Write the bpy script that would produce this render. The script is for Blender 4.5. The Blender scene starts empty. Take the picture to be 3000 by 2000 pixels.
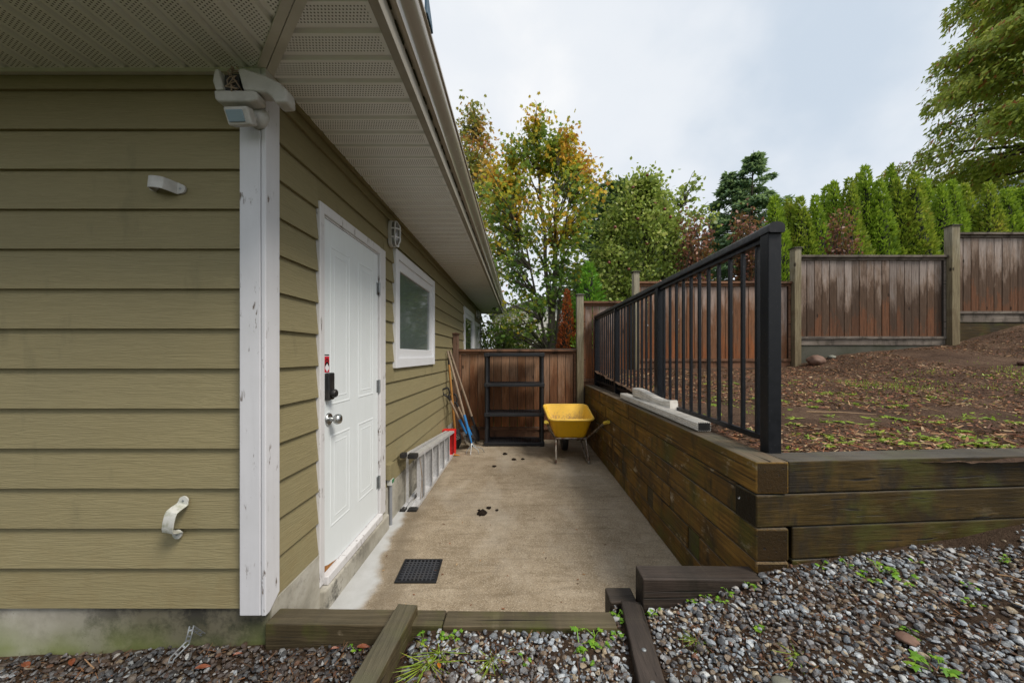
import bpy, bmesh, math, random
import numpy as np
from mathutils import Matrix, Vector, noise as mnoise

R = math.radians
random.seed(7); np.random.seed(7)
S = bpy.context.scene
COL = S.collection

# ------------------------------------------------------------------ camera
CAMZ = 1.38
cam = bpy.data.cameras.new('camera')
cam.sensor_width = 36.0
cam.lens = 850.0 / 2352.0 * 36.0
cam.shift_x = -17.0 / 2352.0
cam.shift_y = 31.0 / 2352.0
cam.clip_start = 0.05
cam.clip_end = 3000
camo = bpy.data.objects.new('camera', cam)
camo.location = (0, 0, CAMZ)
camo.rotation_euler = (R(90), 0, 0)
COL.objects.link(camo)
S.camera = camo

# ------------------------------------------------------------------ world, sun, exposure
SUN_EL, SUN_AZ = 50.0, 128.0          # azimuth clockwise from +Y
world = bpy.data.worlds.new('World'); S.world = world
world.use_nodes = True
wt = world.node_tree; wt.nodes.clear()
def wn(t, **k):
    n = wt.nodes.new(t)
    for a, b in k.items(): setattr(n, a, b)
    return n
sky = wn('ShaderNodeTexSky', sky_type='NISHITA', sun_disc=False)
sky.sun_elevation = R(SUN_EL); sky.sun_rotation = R(SUN_AZ)
bg1 = wn('ShaderNodeBackground'); bg1.inputs['Strength'].default_value = 0.06
wt.links.new(sky.outputs[0], bg1.inputs['Color'])
tc = wn('ShaderNodeTexCoord')
mp = wn('ShaderNodeMapping'); mp.inputs['Scale'].default_value = (1.0, 1.0, 1.25)
mp.inputs['Location'].default_value = (0.35, 0.55, 0.15)
wt.links.new(tc.outputs['Generated'], mp.inputs['Vector'])
nz = wn('ShaderNodeTexNoise'); nz.inputs['Scale'].default_value = 1.55
nz.inputs['Detail'].default_value = 7.0; nz.inputs['Roughness'].default_value = 0.5
nz.inputs['Distortion'].default_value = 0.1
wt.links.new(mp.outputs[0], nz.inputs['Vector'])
rp = wn('ShaderNodeValToRGB')
rp.color_ramp.interpolation = 'EASE'
e = rp.color_ramp.elements
e[0].position = 0.30; e[0].color = (0.272, 0.308, 0.350, 1)
e[1].position = 0.64; e[1].color = (0.435, 0.436, 0.436, 1)
x = e.new(0.5); x.color = (0.375, 0.390, 0.408, 1)
wt.links.new(nz.outputs['Fac'], rp.inputs['Fac'])
bg2 = wn('ShaderNodeBackground'); bg2.inputs['Strength'].default_value = 1.0
wt.links.new(rp.outputs[0], bg2.inputs['Color'])
mx = wn('ShaderNodeMixShader'); mx.inputs[0].default_value = 0.93   # cloud cover
wt.links.new(bg1.outputs[0], mx.inputs[1]); wt.links.new(bg2.outputs[0], mx.inputs[2])
wo = wn('ShaderNodeOutputWorld'); wt.links.new(mx.outputs[0], wo.inputs['Surface'])

sl = bpy.data.lights.new('sun', 'SUN'); sl.energy = 1.5; sl.angle = R(20); sl.color = (1.0, 0.93, 0.82)
so = bpy.data.objects.new('sun', sl); COL.objects.link(so)
sd = Vector((math.sin(R(SUN_AZ)) * math.cos(R(SUN_EL)), math.cos(R(SUN_AZ)) * math.cos(R(SUN_EL)), math.sin(R(SUN_EL))))
so.rotation_euler = sd.to_track_quat('Z', 'Y').to_euler()
so.location = (6, 3, 12)

vs = S.view_settings
vs.view_transform = 'Standard'; vs.look = 'None'; vs.gamma = 1.0; vs.use_curve_mapping = False
vs.exposure = 1.25
S.cycles.max_bounces = 7; S.cycles.diffuse_bounces = 4; S.cycles.glossy_bounces = 3; S.cycles.transmission_bounces = 4

# ------------------------------------------------------------------ object helpers
def link(o, parent=None):
    COL.objects.link(o)
    if parent is not None:
        o.parent = parent
        if parent.type == 'EMPTY':
            o.matrix_parent_inverse = Matrix.Translation(parent.location).inverted()
    return o
def thing(name, label, cat, loc=(0, 0, 0), group=None):
    o = bpy.data.objects.new(name, None); COL.objects.link(o)
    o.location = loc; o.empty_display_size = 0.1
    return tag(o, label, cat, group)
def tag(o, label, cat, group=None):
    o['label'] = label; o['category'] = cat
    if group: o['group'] = group
    return o
def structure(o): o['kind'] = 'structure'; return o
def stuff(o, label=None, cat=None):
    o['kind'] = 'stuff'
    if label: o['label'] = label; o['category'] = cat
    return o

class MB:
    """collects geometry in world coordinates, builds ONE mesh object"""
    def __init__(s): s.v = []; s.f = []
    def add(s, vs, fs):
        k = len(s.v); s.v += [tuple(p) for p in vs]; s.f += [tuple(i + k for i in f) for f in fs]; return s
    def box(s, x0, x1, y0, y1, z0, z1):
        return s.add([(x0,y0,z0),(x1,y0,z0),(x1,y1,z0),(x0,y1,z0),(x0,y0,z1),(x1,y0,z1),(x1,y1,z1),(x0,y1,z1)],
                     [(0,3,2,1),(4,5,6,7),(0,1,5,4),(1,2,6,5),(2,3,7,6),(3,0,4,7)])
    def obox(s, c, ax, ay, az, hx, hy, hz):
        c = Vector(c); ax = Vector(ax).normalized(); ay = Vector(ay).normalized(); az = Vector(az).normalized()
        vs = [c + ax*hx*i + ay*hy*j + az*hz*k for k in (-1,1) for i, j in ((-1,-1),(1,-1),(1,1),(-1,1))]
        return s.add(vs, [(0,3,2,1),(4,5,6,7),(0,1,5,4),(1,2,6,5),(2,3,7,6),(3,0,4,7)])
    def beam(s, a, b, w, h, up=(0,0,1)):
        a = Vector(a); b = Vector(b); d = (b - a).normalized(); up = Vector(up)
        sx = d.cross(up).normalized(); u2 = sx.cross(d)
        return s.obox((a+b)/2, d, sx, u2, (b-a).length/2, w/2, h/2)
    def prism(s, poly, axis, a, b):
        """poly: list of 2-D points; axis 'x'|'y'|'z' extrusion from a to b. 2-D = the two other axes in order"""
        n = len(poly)
        def P(p, t):
            return {'x': (t, p[0], p[1]), 'y': (p[0], t, p[1]), 'z': (p[0], p[1], t)}[axis]
        vs = [P(p, a) for p in poly] + [P(p, b) for p in poly]
        fs = [(i, (i+1) % n, n + (i+1) % n, n + i) for i in range(n)] + [tuple(range(n-1, -1, -1)), tuple(range(n, 2*n))]
        return s.add(vs, fs)
    def tube(s, pts, r, n=8, caps=True):
        pts = [Vector(p) for p in pts]; m = len(pts)
        rs = r if isinstance(r, (list, tuple)) else [r] * m
        t0 = (pts[1] - pts[0]).normalized()
        ref = Vector((0, 0, 1)) if abs(t0.z) < 0.9 else Vector((1, 0, 0))
        u = t0.cross(ref).normalized()
        vs = []; fs = []
        for i, p in enumerate(pts):
            t = (pts[min(i+1, m-1)] - pts[max(i-1, 0)]).normalized()
            u = (u - t * u.dot(t)).normalized(); w = t.cross(u)
            for k in range(n):
                a = 2 * math.pi * k / n
                vs.append(p + (u * math.cos(a) + w * math.sin(a)) * rs[i])
        for i in range(m - 1):
            for k in range(n):
                k2 = (k + 1) % n
                fs.append((i*n+k, i*n+k2, (i+1)*n+k2, (i+1)*n+k))
        if caps: fs += [tuple(range(n-1, -1, -1)), tuple(range((m-1)*n, m*n))]
        return s.add(vs, fs)
    def lathe(s, prof, c, axis=(0, 0, 1), n=20):
        """prof: (radius, height) along axis from c"""
        c = Vector(c); az = Vector(axis).normalized()
        ref = Vector((0, 0, 1)) if abs(az.z) < 0.9 else Vector((1, 0, 0))
        ax = az.cross(ref).normalized(); ay = az.cross(ax)
        vs = []; fs = []; m = len(prof)
        for (r, h) in prof:
            for k in range(n):
                a = 2*math.pi*k/n
                vs.append(c + az*h + (ax*math.cos(a) + ay*math.sin(a)) * max(r, 1e-4))
        for i in range(m-1):
            for k in range(n):
                k2 = (k+1) % n
                fs.append((i*n+k, i*n+k2, (i+1)*n+k2, (i+1)*n+k))
        fs += [tuple(range(n-1, -1, -1)), tuple(range((m-1)*n, m*n))]
        return s.add(vs, fs)
    def build(s, name, mat, parent=None, bevel=0, smooth=False, segs=2, origin=None, recalc=True):
        me = bpy.data.meshes.new(name)
        vs = s.v
        if origin is not None: vs = [(p[0]-origin[0], p[1]-origin[1], p[2]-origin[2]) for p in vs]
        me.from_pydata(vs, [], s.f); me.update()
        if recalc:
            bm = bmesh.new(); bm.from_mesh(me); bmesh.ops.recalc_face_normals(bm, faces=bm.faces); bm.to_mesh(me); bm.free()
        o = bpy.data.objects.new(name, me)
        me.materials.append(mat)
        if smooth:
            me.polygons.foreach_set('use_smooth', [True] * len(me.polygons))
            if smooth != 'all': me.set_sharp_from_angle(angle=R(40))
        link(o, parent)
        if origin is not None: o.location = origin
        if bevel:
            m = o.modifiers.new('bevel', 'BEVEL'); m.width = bevel; m.segments = segs; m.limit_method = 'ANGLE'; m.angle_limit = R(35)
            m.harden_normals = False
        return o

def raw_mesh(name, V, F, mat, parent=None, smooth=False):
    me = bpy.data.meshes.new(name)
    me.from_pydata(V, [], F); me.update()
    me.materials.append(mat)
    if smooth: me.polygons.foreach_set('use_smooth', np.ones(len(me.polygons), dtype=bool))
    o = bpy.data.objects.new(name, me)
    return link(o, parent)

# ------------------------------------------------------------------ material helpers
class NT:
    def __init__(s, name):
        s.m = bpy.data.materials.new(name); s.m.use_nodes = True
        s.t = s.m.node_tree; s.t.nodes.clear()
        s.out = s.t.nodes.new('ShaderNodeOutputMaterial')
        s.b = s.t.nodes.new('ShaderNodeBsdfPrincipled')
        s.t.links.new(s.b.outputs[0], s.out.inputs[0])
    def n(s, typ, ins=None, **props):
        nd = s.t.nodes.new('ShaderNode' + typ)
        for k, v in props.items(): setattr(nd, k, v)
        for k, v in (ins or {}).items(): s.set(nd.inputs[k], v)
        return nd
    def set(s, sock, v):
        if hasattr(v, 'is_output') or isinstance(v, bpy.types.NodeSocket): s.t.links.new(v, sock)
        else:
            try: sock.default_value = v
            except Exception: sock.default_value = (*v, 1)
    def p(s, **k):
        for a, v in k.items(): s.set(s.b.inputs[a.replace('_', ' ')], v)
        return s
    def obj(s): return s.n('TexCoord').outputs['Object']
    def gen(s): return s.n('TexCoord').outputs['Generated']
    def geo(s): return s.n('NewGeometry')
    def rnd(s): return s.n('ObjectInfo').outputs['Random']
    def math(s, op, a, b=0.0, c=0.0, clamp=False):
        nd = s.n('Math', operation=op, use_clamp=clamp); s.set(nd.inputs[0], a); s.set(nd.inputs[1], b); s.set(nd.inputs[2], c); return nd.outputs[0]
    def sep(s, v): return s.n('SeparateXYZ', {0: v}).outputs
    def comb(s, x=0.0, y=0.0, z=0.0): return s.n('CombineXYZ', {0: x, 1: y, 2: z}).outputs[0]
    def noise(s, v, scale, detail=3.0, rough=0.5, dist=0.0):
        return s.n('TexNoise', {'Vector': v, 'Scale': scale, 'Detail': detail, 'Roughness': rough, 'Distortion': dist}).outputs['Fac']
    def map(s, v, scale=(1,1,1), loc=(0,0,0), rot=(0,0,0)):
        return s.n('Mapping', {'Vector': v, 'Scale': scale, 'Location': loc, 'Rotation': rot}).outputs[0]
    def ramp(s, f, stops, interp='LINEAR'):
        nd = s.n('ValToRGB', {'Fac': f}); cr = nd.color_ramp; cr.interpolation = interp
        while len(cr.elements) < len(stops): cr.elements.new(0.5)
        for el, (pos, c) in zip(cr.elements, stops):
            el.position = pos; el.color = (*c, 1) if isinstance(c, (tuple, list)) else (c, c, c, 1)
        return nd.outputs[0]
    def mix(s, f, a, b, mode='MIX'):
        nd = s.n('Mix', data_type='RGBA', blend_type=mode); s.set(nd.inputs[0], f); s.set(nd.inputs[6], a); s.set(nd.inputs[7], b); return nd.outputs[2]
    def mr(s, v, a, b, c=0.0, d=1.0, smooth=False):
        nd = s.n('MapRange', {0: v, 1: a, 2: b, 3: c, 4: d}, clamp=True)
        if smooth: nd.interpolation_type = 'SMOOTHSTEP'
        return nd.outputs[0]
    def bump(s, h, strength=0.3, dist=0.01, normal=None):
        nd = s.n('Bump', {'Height': h, 'Strength': strength, 'Distance': dist})
        if normal is not None: s.set(nd.inputs['Normal'], normal)
        s.t.links.new(nd.outputs[0], s.b.inputs['Normal']); return nd.outputs[0]

def rgb(*c): return (*c, 1.0)
def flat(name, c, rough=0.5, metal=0.0, spec=0.5, var=0.12, scale=9.0, bump=0.0):
    t = NT(name); o = t.obj()
    f = t.noise(o, scale, 5, 0.6)
    t.p(Base_Color=t.mix(f, rgb(*[v*(1-var*2) for v in c]), rgb(*[min(1, v*(1+var)) for v in c])), Roughness=t.mr(t.noise(o, scale*2.3, 3), 0.3, 0.7, max(0.03, rough-0.1), min(1, rough+0.1)), Metallic=metal)
    t.b.inputs['Specular IOR Level'].default_value = spec
    if bump: t.bump(t.noise(o, scale*12, 4), bump, 0.003)
    return t.m

def uz(t):
    """u = x + y along the piece, v = z  (walls run along x or y)"""
    s = t.sep(t.obj()); return t.math('ADD', s[0], s[1]), s[2], s

# --- siding: painted fibre-cement with embossed cedar grain
def m_siding():
    t = NT('olive_siding_paint'); u, z, s = uz(t); r = t.rnd()
    v = t.comb(t.math('MULTIPLY_ADD', r, 37.0, t.math('MULTIPLY', u, 2.6)), t.math('MULTIPLY', r, 11.0), t.math('MULTIPLY', z, 60.0))
    g = t.noise(v, 2.2, 5, 0.62, 0.9)
    v2 = t.comb(t.math('MULTIPLY', u, 1.0), 0.0, t.math('MULTIPLY', z, 1.0))
    big = t.noise(v2, 1.6, 4, 0.55)
    cath = t.noise(t.comb(t.math('MULTIPLY_ADD', r, 19.0, t.math('MULTIPLY', u, 1.6)), r, t.math('MULTIPLY', z, 26.0)), 1.4, 3, 0.5, 2.2)
    ring_ = t.math('PINGPONG', t.math('MULTIPLY', cath, 9.0), 1.0)
    g = t.math('ADD', t.math('MULTIPLY', g, 0.7), t.math('MULTIPLY', ring_, 0.3))
    c = t.mix(t.mr(g, 0.2, 0.8, 0.25, 0.75), rgb(0.196, 0.166, 0.088), rgb(0.300, 0.258, 0.143))
    c = t.mix(t.mr(big, 0.35, 0.75, 0, 0.5), c, rgb(0.215, 0.192, 0.115))
    c = t.mix(t.mr(r, 0, 1, 0.0, 0.22), c, rgb(0.17, 0.14, 0.07))
    st = t.mr(t.noise(t.comb(u, 5.0, t.math('MULTIPLY', z, 0.35)), 5.5, 5, 0.6), 0.63, 0.82, 0, 0.55)
    c = t.mix(st, c, rgb(0.10, 0.09, 0.055))
    wp = t.sep(t.geo().outputs['Position']); spl = t.math('MULTIPLY', t.mr(wp[2], 0.35, 0.85, 1, 0), t.mr(t.noise(t.comb(u, 0.0, z), 7.0, 6, 0.7), 0.46, 0.72, 0, 0.40))
    c = t.mix(spl, c, rgb(0.19, 0.135, 0.06))          # rain-splashed soil on the lowest boards
    t.p(Base_Color=c, Roughness=0.7); t.b.inputs['Specular IOR Level'].default_value = 0.15
    t.bump(g, 0.6, 0.004)
    return t.m
# --- white painted trim with chips and grime
def m_white(name, c=(0.60, 0.60, 0.62), chip=0.62, grime=0.3, bumpy=0.2):
    t = NT(name); o = t.obj()
    vg = t.map(o, (28, 28, 2.2))
    g = t.noise(vg, 1.5, 5, 0.6)
    d = t.noise(o, 3.2, 6, 0.65)
    ch = t.math('MULTIPLY', t.mr(t.noise(t.map(o, (22, 22, 5)), 1.7, 6, 0.7), chip, chip + 0.05), t.mr(t.noise(o, 5.5, 2), 0.48, 0.58))
    col = t.mix(t.mr(d, 0.4, 0.8, 0, grime), rgb(*c), rgb(c[0]*0.55, c[1]*0.55, c[2]*0.5))
    col = t.mix(t.mr(g, 0.5, 0.8, 0, 0.25), col, rgb(*[v*0.75 for v in c]))
    col = t.mix(ch, col, rgb(0.13, 0.10, 0.08))
    t.p(Base_Color=col, Roughness=0.5)
    t.bump(t.math('SUBTRACT', t.math('MULTIPLY', g, bumpy), t.math('MULTIPLY', ch, 0.6)), 0.4, 0.004)
    return t.m
# --- pressure treated timbers
def m_timber(name, dark=(0.040, 0.027, 0.013), mid=(0.125, 0.078, 0.032), light=(0.25, 0.165, 0.075), moss=0.3, rough=0.5, scuff=0.8, axis='x', grey=0.6, greyc=(0.125, 0.12, 0.11), blot=0.8):
    t = NT(name); s = t.sep(t.obj()); r = t.rnd(); z = s[2]
    u, a = (s[0], s[1]) if axis == 'x' else (s[1], s[0])
    v = t.comb(t.math('MULTIPLY_ADD', r, 23.0, t.math('MULTIPLY', u, 1.5)), t.math('MULTIPLY', a, 38.0), t.math('MULTIPLY', z, 42.0))
    g = t.noise(v, 1.8, 6, 0.65, 0.6)
    o = t.math('MULTIPLY_ADD', r, 9.0, u)
    vb = t.comb(o, t.math('MULTIPLY_ADD', a, 0.7, r), z)
    big = t.noise(vb, 3.2, 5, 0.6); big2 = t.noise(t.comb(o, 4.0, t.math('MULTIPLY', z, 0.7)), 1.3, 4, 0.6)
    c = t.ramp(t.math('ADD', t.math('MULTIPLY', g, 0.40), t.math('ADD', t.math('MULTIPLY', big, 0.25), t.math('MULTIPLY', big2, 0.35))), [(0.34, dark), (0.50, mid), (0.66, light)])
    blk = t.mr(t.noise(t.comb(t.math('MULTIPLY', o, 1.6), 3.0, t.math('MULTIPLY', z, 0.6)), 3.3, 5, 0.7), 0.50, 0.66, 0, blot)
    c = t.mix(blk, c, rgb(0.018, 0.014, 0.010))
    sc = t.math('MULTIPLY', t.mr(t.noise(t.comb(t.math('MULTIPLY', o, 0.7), 8.0, t.math('MULTIPLY', z, 1.4)), 6.0, 5, 0.75), 0.58, 0.66), t.mr(g, 0.35, 0.55, 0.3, 1))
    c = t.mix(t.math('MULTIPLY', sc, scuff), c, rgb(0.34, 0.28, 0.19))
    ms = t.mr(t.noise(t.comb(o, t.math('ADD', a, 1.0), z), 4.1, 5, 0.6), 0.50, 0.70, 0, moss)
    c = t.mix(ms, c, rgb(0.060, 0.066, 0.010))
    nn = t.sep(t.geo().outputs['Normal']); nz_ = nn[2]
    eg = t.mr(t.math('ABSOLUTE', nn[0 if axis == 'x' else 1]), 0.9, 0.97)     # end grain is soaked and dark
    c = t.mix(t.math('MULTIPLY', eg, 0.95), c, t.mix(big, rgb(*[q*0.4 for q in dark]), rgb(*[q*0.32 for q in mid])))
    # sky reflection painted as grey into upward faces, together with weathering
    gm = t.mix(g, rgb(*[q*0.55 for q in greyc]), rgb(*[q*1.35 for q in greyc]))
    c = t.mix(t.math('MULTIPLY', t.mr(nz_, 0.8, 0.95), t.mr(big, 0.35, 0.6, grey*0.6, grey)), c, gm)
    crack = t.mr(t.noise(t.comb(t.math('MULTIPLY', o, 0.9), t.math('MULTIPLY', a, 45.0), t.math('MULTIPLY', z, 60.0)), 1.1, 3, 0.5, 0.4), 0.64, 0.69)
    c = t.mix(crack, c, rgb(0.012, 0.010, 0.008))
    t.p(Base_Color=c, Roughness=t.mr(big, 0.3, 0.7, rough + 0.05, rough + 0.3)); t.b.inputs['Specular IOR Level'].default_value = 0.22
    t.bump(t.math('SUBTRACT', g, t.math('MULTIPLY', crack, 0.6)), 0.6, 0.007)
    return t.m
# --- fence cedar boards, vertical grain, weathered by height of the board
def m_fence(name, top, mid, low, orange, amount):
    t = NT(name); o = t.obj(); s = t.sep(o); r = t.rnd(); gz = t.sep(t.gen())[2]
    u = t.math('ADD', s[0], t.math('MULTIPLY', s[1], 0.7))
    v = t.comb(t.math('MULTIPLY_ADD', r, 31.0, t.math('MULTIPLY', u, 55.0)), r, t.math('MULTIPLY', s[2], 2.2))
    g = t.noise(v, 1.6, 6, 0.68, 0.5)
    wp = t.sep(t.geo().outputs['Position'])
    b = t.noise(t.comb(t.math('MULTIPLY', wp[0], 5.0), t.math('MULTIPLY', r, 2.5), t.math('MULTIPLY', wp[2], 1.1)), 1.5, 7, 0.75)
    h = t.math('ADD', gz, t.math('MULTIPLY_ADD', b, 1.7, t.math('MULTIPLY_ADD', r, 0.40, -1.16)))
    c = t.ramp(h, [(-0.0, orange), (0.10, low), (0.40, low), (0.62, mid), (0.85, top)])
    c = t.mix(t.mr(g, 0.38, 0.66, 0, 0.85), c, t.mix(0.72, c, rgb(0.03, 0.02, 0.015)))
    fine = t.mr(t.noise(t.comb(t.math('MULTIPLY', u, 130.0), r, t.math('MULTIPLY', s[2], 9.0)), 1.0, 3, 0.7), 0.58, 0.75, 0, 0.5)
    c = t.mix(fine, c, t.mix(0.5, c, rgb(0.34, 0.29, 0.25)))
    k = t.n('TexVoronoi', {'Vector': t.comb(t.math('MULTIPLY', u, 3.4), t.math('MULTIPLY', r, 40.0), t.math('MULTIPLY', s[2], 1.5)), 'Scale': 1.35, 'Randomness': 1.0}).outputs['Distance']
    kn = t.mr(k, 0.045, 0.085, 1, 0)
    c = t.mix(t.math('MULTIPLY', kn, 0.85), c, rgb(0.02, 0.013, 0.01))
    hv = t.mix(t.mr(t.math('FRACT', t.math('MULTIPLY', r, 7.7)), 0, 1, 0, amount), c, t.mix(0.5, c, rgb(0.03, 0.022, 0.018)))
    t.p(Base_Color=hv, Roughness=0.8); t.b.inputs['Specular IOR Level'].default_value = 0.1
    t.bump(g, 0.45, 0.004)
    return t.m
# --- concrete
def m_patio():
    t = NT('damp_patio_concrete'); o = t.obj(); s = t.sep(o)
    agg = t.n('TexVoronoi', {'Vector': o, 'Scale': 210.0}).outputs['Color']
    av = t.sep(agg)[0]
    big = t.noise(o, 1.3, 6, 0.62); med = t.noise(o, 9.0, 5, 0.65)
    c = t.ramp(t.math('ADD', t.math('MULTIPLY', big, 0.6), t.math('MULTIPLY', med, 0.4)), [(0.34, (0.180, 0.138, 0.090)), (0.5, (0.275, 0.220, 0.153)), (0.66, (0.385, 0.322, 0.240))])
    c = t.mix(t.mr(av, 0.0, 0.25, 0.55, 0), c, rgb(0.07, 0.055, 0.04))
    c = t.mix(t.mr(av, 0.78, 1.0, 0, 0.5), c, rgb(0.55, 0.48, 0.38))
    # sweep streaks and rust blotches
    stk = t.mr(t.noise(t.map(o, (1.2, 9, 1)), 2.2, 5, 0.6), 0.52, 0.74, 0, 0.50)
    c = t.mix(stk, c, rgb(0.12, 0.09, 0.058))
    pale = t.mr(t.noise(t.map(o, (1, 0.5, 1), (3, 1, 0)), 2.0, 5, 0.6), 0.52, 0.72, 0, 0.45)
    c = t.mix(pale, c, rgb(0.40, 0.36, 0.30))
    spk = t.mr(t.noise(o, 60, 3, 0.6), 0.70, 0.76, 0, 0.7)
    c = t.mix(spk, c, rgb(0.05, 0.04, 0.03))
    rs = t.mr(t.noise(o, 2.7, 4, 0.6), 0.66, 0.8, 0, 0.4)
    c = t.mix(rs, c, rgb(0.20, 0.12, 0.06))
    # dry pale strip that the eave keeps out of the rain
    edge = t.math('ADD', s[0], t.math('MULTIPLY_ADD', t.noise(t.map(o, (1, 1, 1)), 2.4, 4, 0.55), 0.34, -0.17))
    lim = t.mr(s[1], 2.05, 3.5, -0.88, -1.05)
    dry = t.mr(t.math('SUBTRACT', edge, lim), -0.02, 0.05, 1, 0, True)
    dc = t.mix(med, rgb(0.36, 0.36, 0.35), rgb(0.52, 0.53, 0.54))
    rim = t.mr(t.math('ABSOLUTE', t.math('SUBTRACT', t.math('SUBTRACT', edge, lim), 0.10)), 0.0, 0.13, 0.5, 0)
    c = t.mix(rim, c, rgb(0.11, 0.088, 0.062))
    c = t.mix(dry, c, dc)
    t.p(Base_Color=c, Roughness=t.mr(med, 0.3, 0.7, 0.6, 0.85)); t.b.inputs['Specular IOR Level'].default_value = 0.2
    t.bump(t.math('ADD', t.math('MULTIPLY', av, 0.6), med), 0.35, 0.003)
    return t.m
def m_foundation():
    t = NT('foundation_concrete'); o = t.obj(); s = t.sep(o)
    a = t.noise(o, 4.0, 6, 0.65); b = t.noise(o, 1.5, 4)
    c = t.ramp(a, [(0.3, (0.20, 0.185, 0.15)), (0.5, (0.33, 0.31, 0.26)), (0.7, (0.44, 0.42, 0.37))])
    blk = t.math('MULTIPLY', t.mr(t.noise(o, 7.0, 6, 0.75), 0.50, 0.62), t.mr(t.noise(o, 1.7, 3), 0.46, 0.60))
    c = t.mix(t.math('MULTIPLY', blk, 0.85), c, rgb(0.035, 0.032, 0.025))
    front = t.mr(s[1], 1.58, 1.60, 1, 0); corner = t.math('MULTIPLY', front, t.mr(t.math('ADD', s[0], t.math('MULTIPLY', a, 0.5)), -1.75, -1.35))
    c = t.mix(t.math('MULTIPLY', corner, 0.88), c, rgb(0.075, 0.065, 0.036))
    c = t.mix(t.math('MULTIPLY', corner, t.mr(t.noise(o, 6.0, 6, 0.75), 0.42, 0.56, 0, 0.92)), c, rgb(0.02, 0.018, 0.014))
    ms = t.math('MULTIPLY', t.math('MULTIPLY', front, t.mr(s[2], 0.14, 0.28, 1, 0)), t.mr(b, 0.40, 0.56, 0, 0.9))
    c = t.mix(ms, c, rgb(0.16, 0.19, 0.05))
    pit = t.mr(t.n('TexVoronoi', {'Vector': o, 'Scale': 55.0}).outputs['Distance'], 0.06, 0.13, 0.7, 0)
    c = t.mix(t.math('MULTIPLY', pit, t.mr(t.noise(o, 8, 2), 0.5, 0.6)), c, rgb(0.05, 0.045, 0.04))
    t.p(Base_Color=c, Roughness=0.8); t.bump(a, 0.4, 0.006)
    return t.m
def m_soffit():
    t = NT('perforated_white_soffit'); o = t.obj(); s = t.sep(o)
    p = 0.0125
    row = t.math('FLOOR', t.math('DIVIDE', s[1], p))
    off = t.math('MULTIPLY', t.math('MODULO', t.math('ADD', row, 100.0), 2.0), 0.5)
    a = t.math('SUBTRACT', t.math('FRACT', t.math('ADD', t.math('DIVIDE', s[0], p), t.math('ADD', off, 100.0))), 0.5)
    b = t.math('SUBTRACT', t.math('FRACT', t.math('ADD', t.math('DIVIDE', s[1], p), 100.0)), 0.5)
    d = t.math('SQRT', t.math('ADD', t.math('MULTIPLY', a, a), t.math('MULTIPLY', b, b)))
    hole = t.math('MULTIPLY', t.mr(d, 0.20, 0.28, 1, 0), t.mr(t.math('ABSOLUTE', s[1]), 0.040, 0.041, 1, 0))
    hole = t.math('MULTIPLY', hole, t.mr(t.math('ABSOLUTE', s[0]), 0.262, 0.264, 1, 0))
    w = t.n('NewGeometry').outputs['Position']
    g = t.noise(w, 2.2, 5, 0.6)
    c = t.mix(t.mr(g, 0.35, 0.75, 0, 0.45), rgb(0.82, 0.83, 0.83), rgb(0.62, 0.61, 0.58))
    c = t.mix(hole, c, rgb(0.02, 0.018, 0.015))
    t.p(Base_Color=c, Roughness=0.55)
    return t.m
def m_gutter():
    t = NT('beige_gutter_enamel'); o = t.obj()
    g = t.noise(t.map(o, (8, 1.2, 8)), 2.0, 6, 0.65); f = t.noise(o, 22, 5, 0.6)
    c = t.mix(t.mr(g, 0.40, 0.8, 0, 0.45), rgb(0.36, 0.32, 0.265), rgb(0.25, 0.215, 0.17))
    c = t.mix(t.mr(f, 0.68, 0.78, 0, 0.4), c, rgb(0.14, 0.115, 0.08))
    t.p(Base_Color=c, Roughness=t.mr(f, 0.3, 0.7, 0.20, 0.28)); t.b.inputs['Specular IOR Level'].default_value = 0.9
    return t.m
def m_plastic(name, c, rough=0.35, dirt=(0.03, 0.02, 0.015), amt=0.4, dscale=6.0):
    t = NT(name); o = t.obj()
    f = t.noise(o, dscale, 6, 0.68)
    c2 = t.mix(t.mr(f, 0.48, 0.75, 0, amt), rgb(*c), rgb(*dirt))
    t.p(Base_Color=c2, Roughness=t.mr(f, 0.3, 0.7, rough - 0.08, rough + 0.2)); t.bump(t.noise(o, 40, 4), 0.15, 0.002)
    return t.m
def m_tray():
    t = NT('yellow_tray_plastic'); o = t.obj(); s = t.sep(o)
    g = t.geo(); back = g.outputs['Backfacing']
    f = t.noise(t.map(o, (1, 1, 0.25)), 26, 6, 0.75); b = t.noise(o, 4, 5, 0.6)
    c = t.mix(b, rgb(0.84, 0.43, 0.006), rgb(0.90, 0.53, 0.012))
    c = t.mix(t.mr(f, 0.56, 0.70, 0, 0.6), c, rgb(0.34, 0.18, 0.06))
    t.p(Base_Color=c, Roughness=0.42); t.bump(f, 0.1, 0.002)
    return t.m
def m_tray_in():
    t = NT('soiled_yellow_tray_lining'); o = t.obj(); s = t.sep(o)
    f = t.noise(t.map(o, (1, 1, 0.2)), 34, 6, 0.8); b = t.noise(o, 5, 5, 0.6)
    c = t.mix(b, rgb(0.78, 0.44, 0.02), rgb(0.86, 0.55, 0.06))
    low = t.mr(s[2], 0.32, 0.62, 0.30, -0.05)
    c = t.mix(t.mr(t.math('ADD', f, low), 0.55, 0.74, 0, 0.85), c, rgb(0.26, 0.13, 0.07))
    t.p(Base_Color=c, Roughness=0.55)
    return t.m
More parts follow.
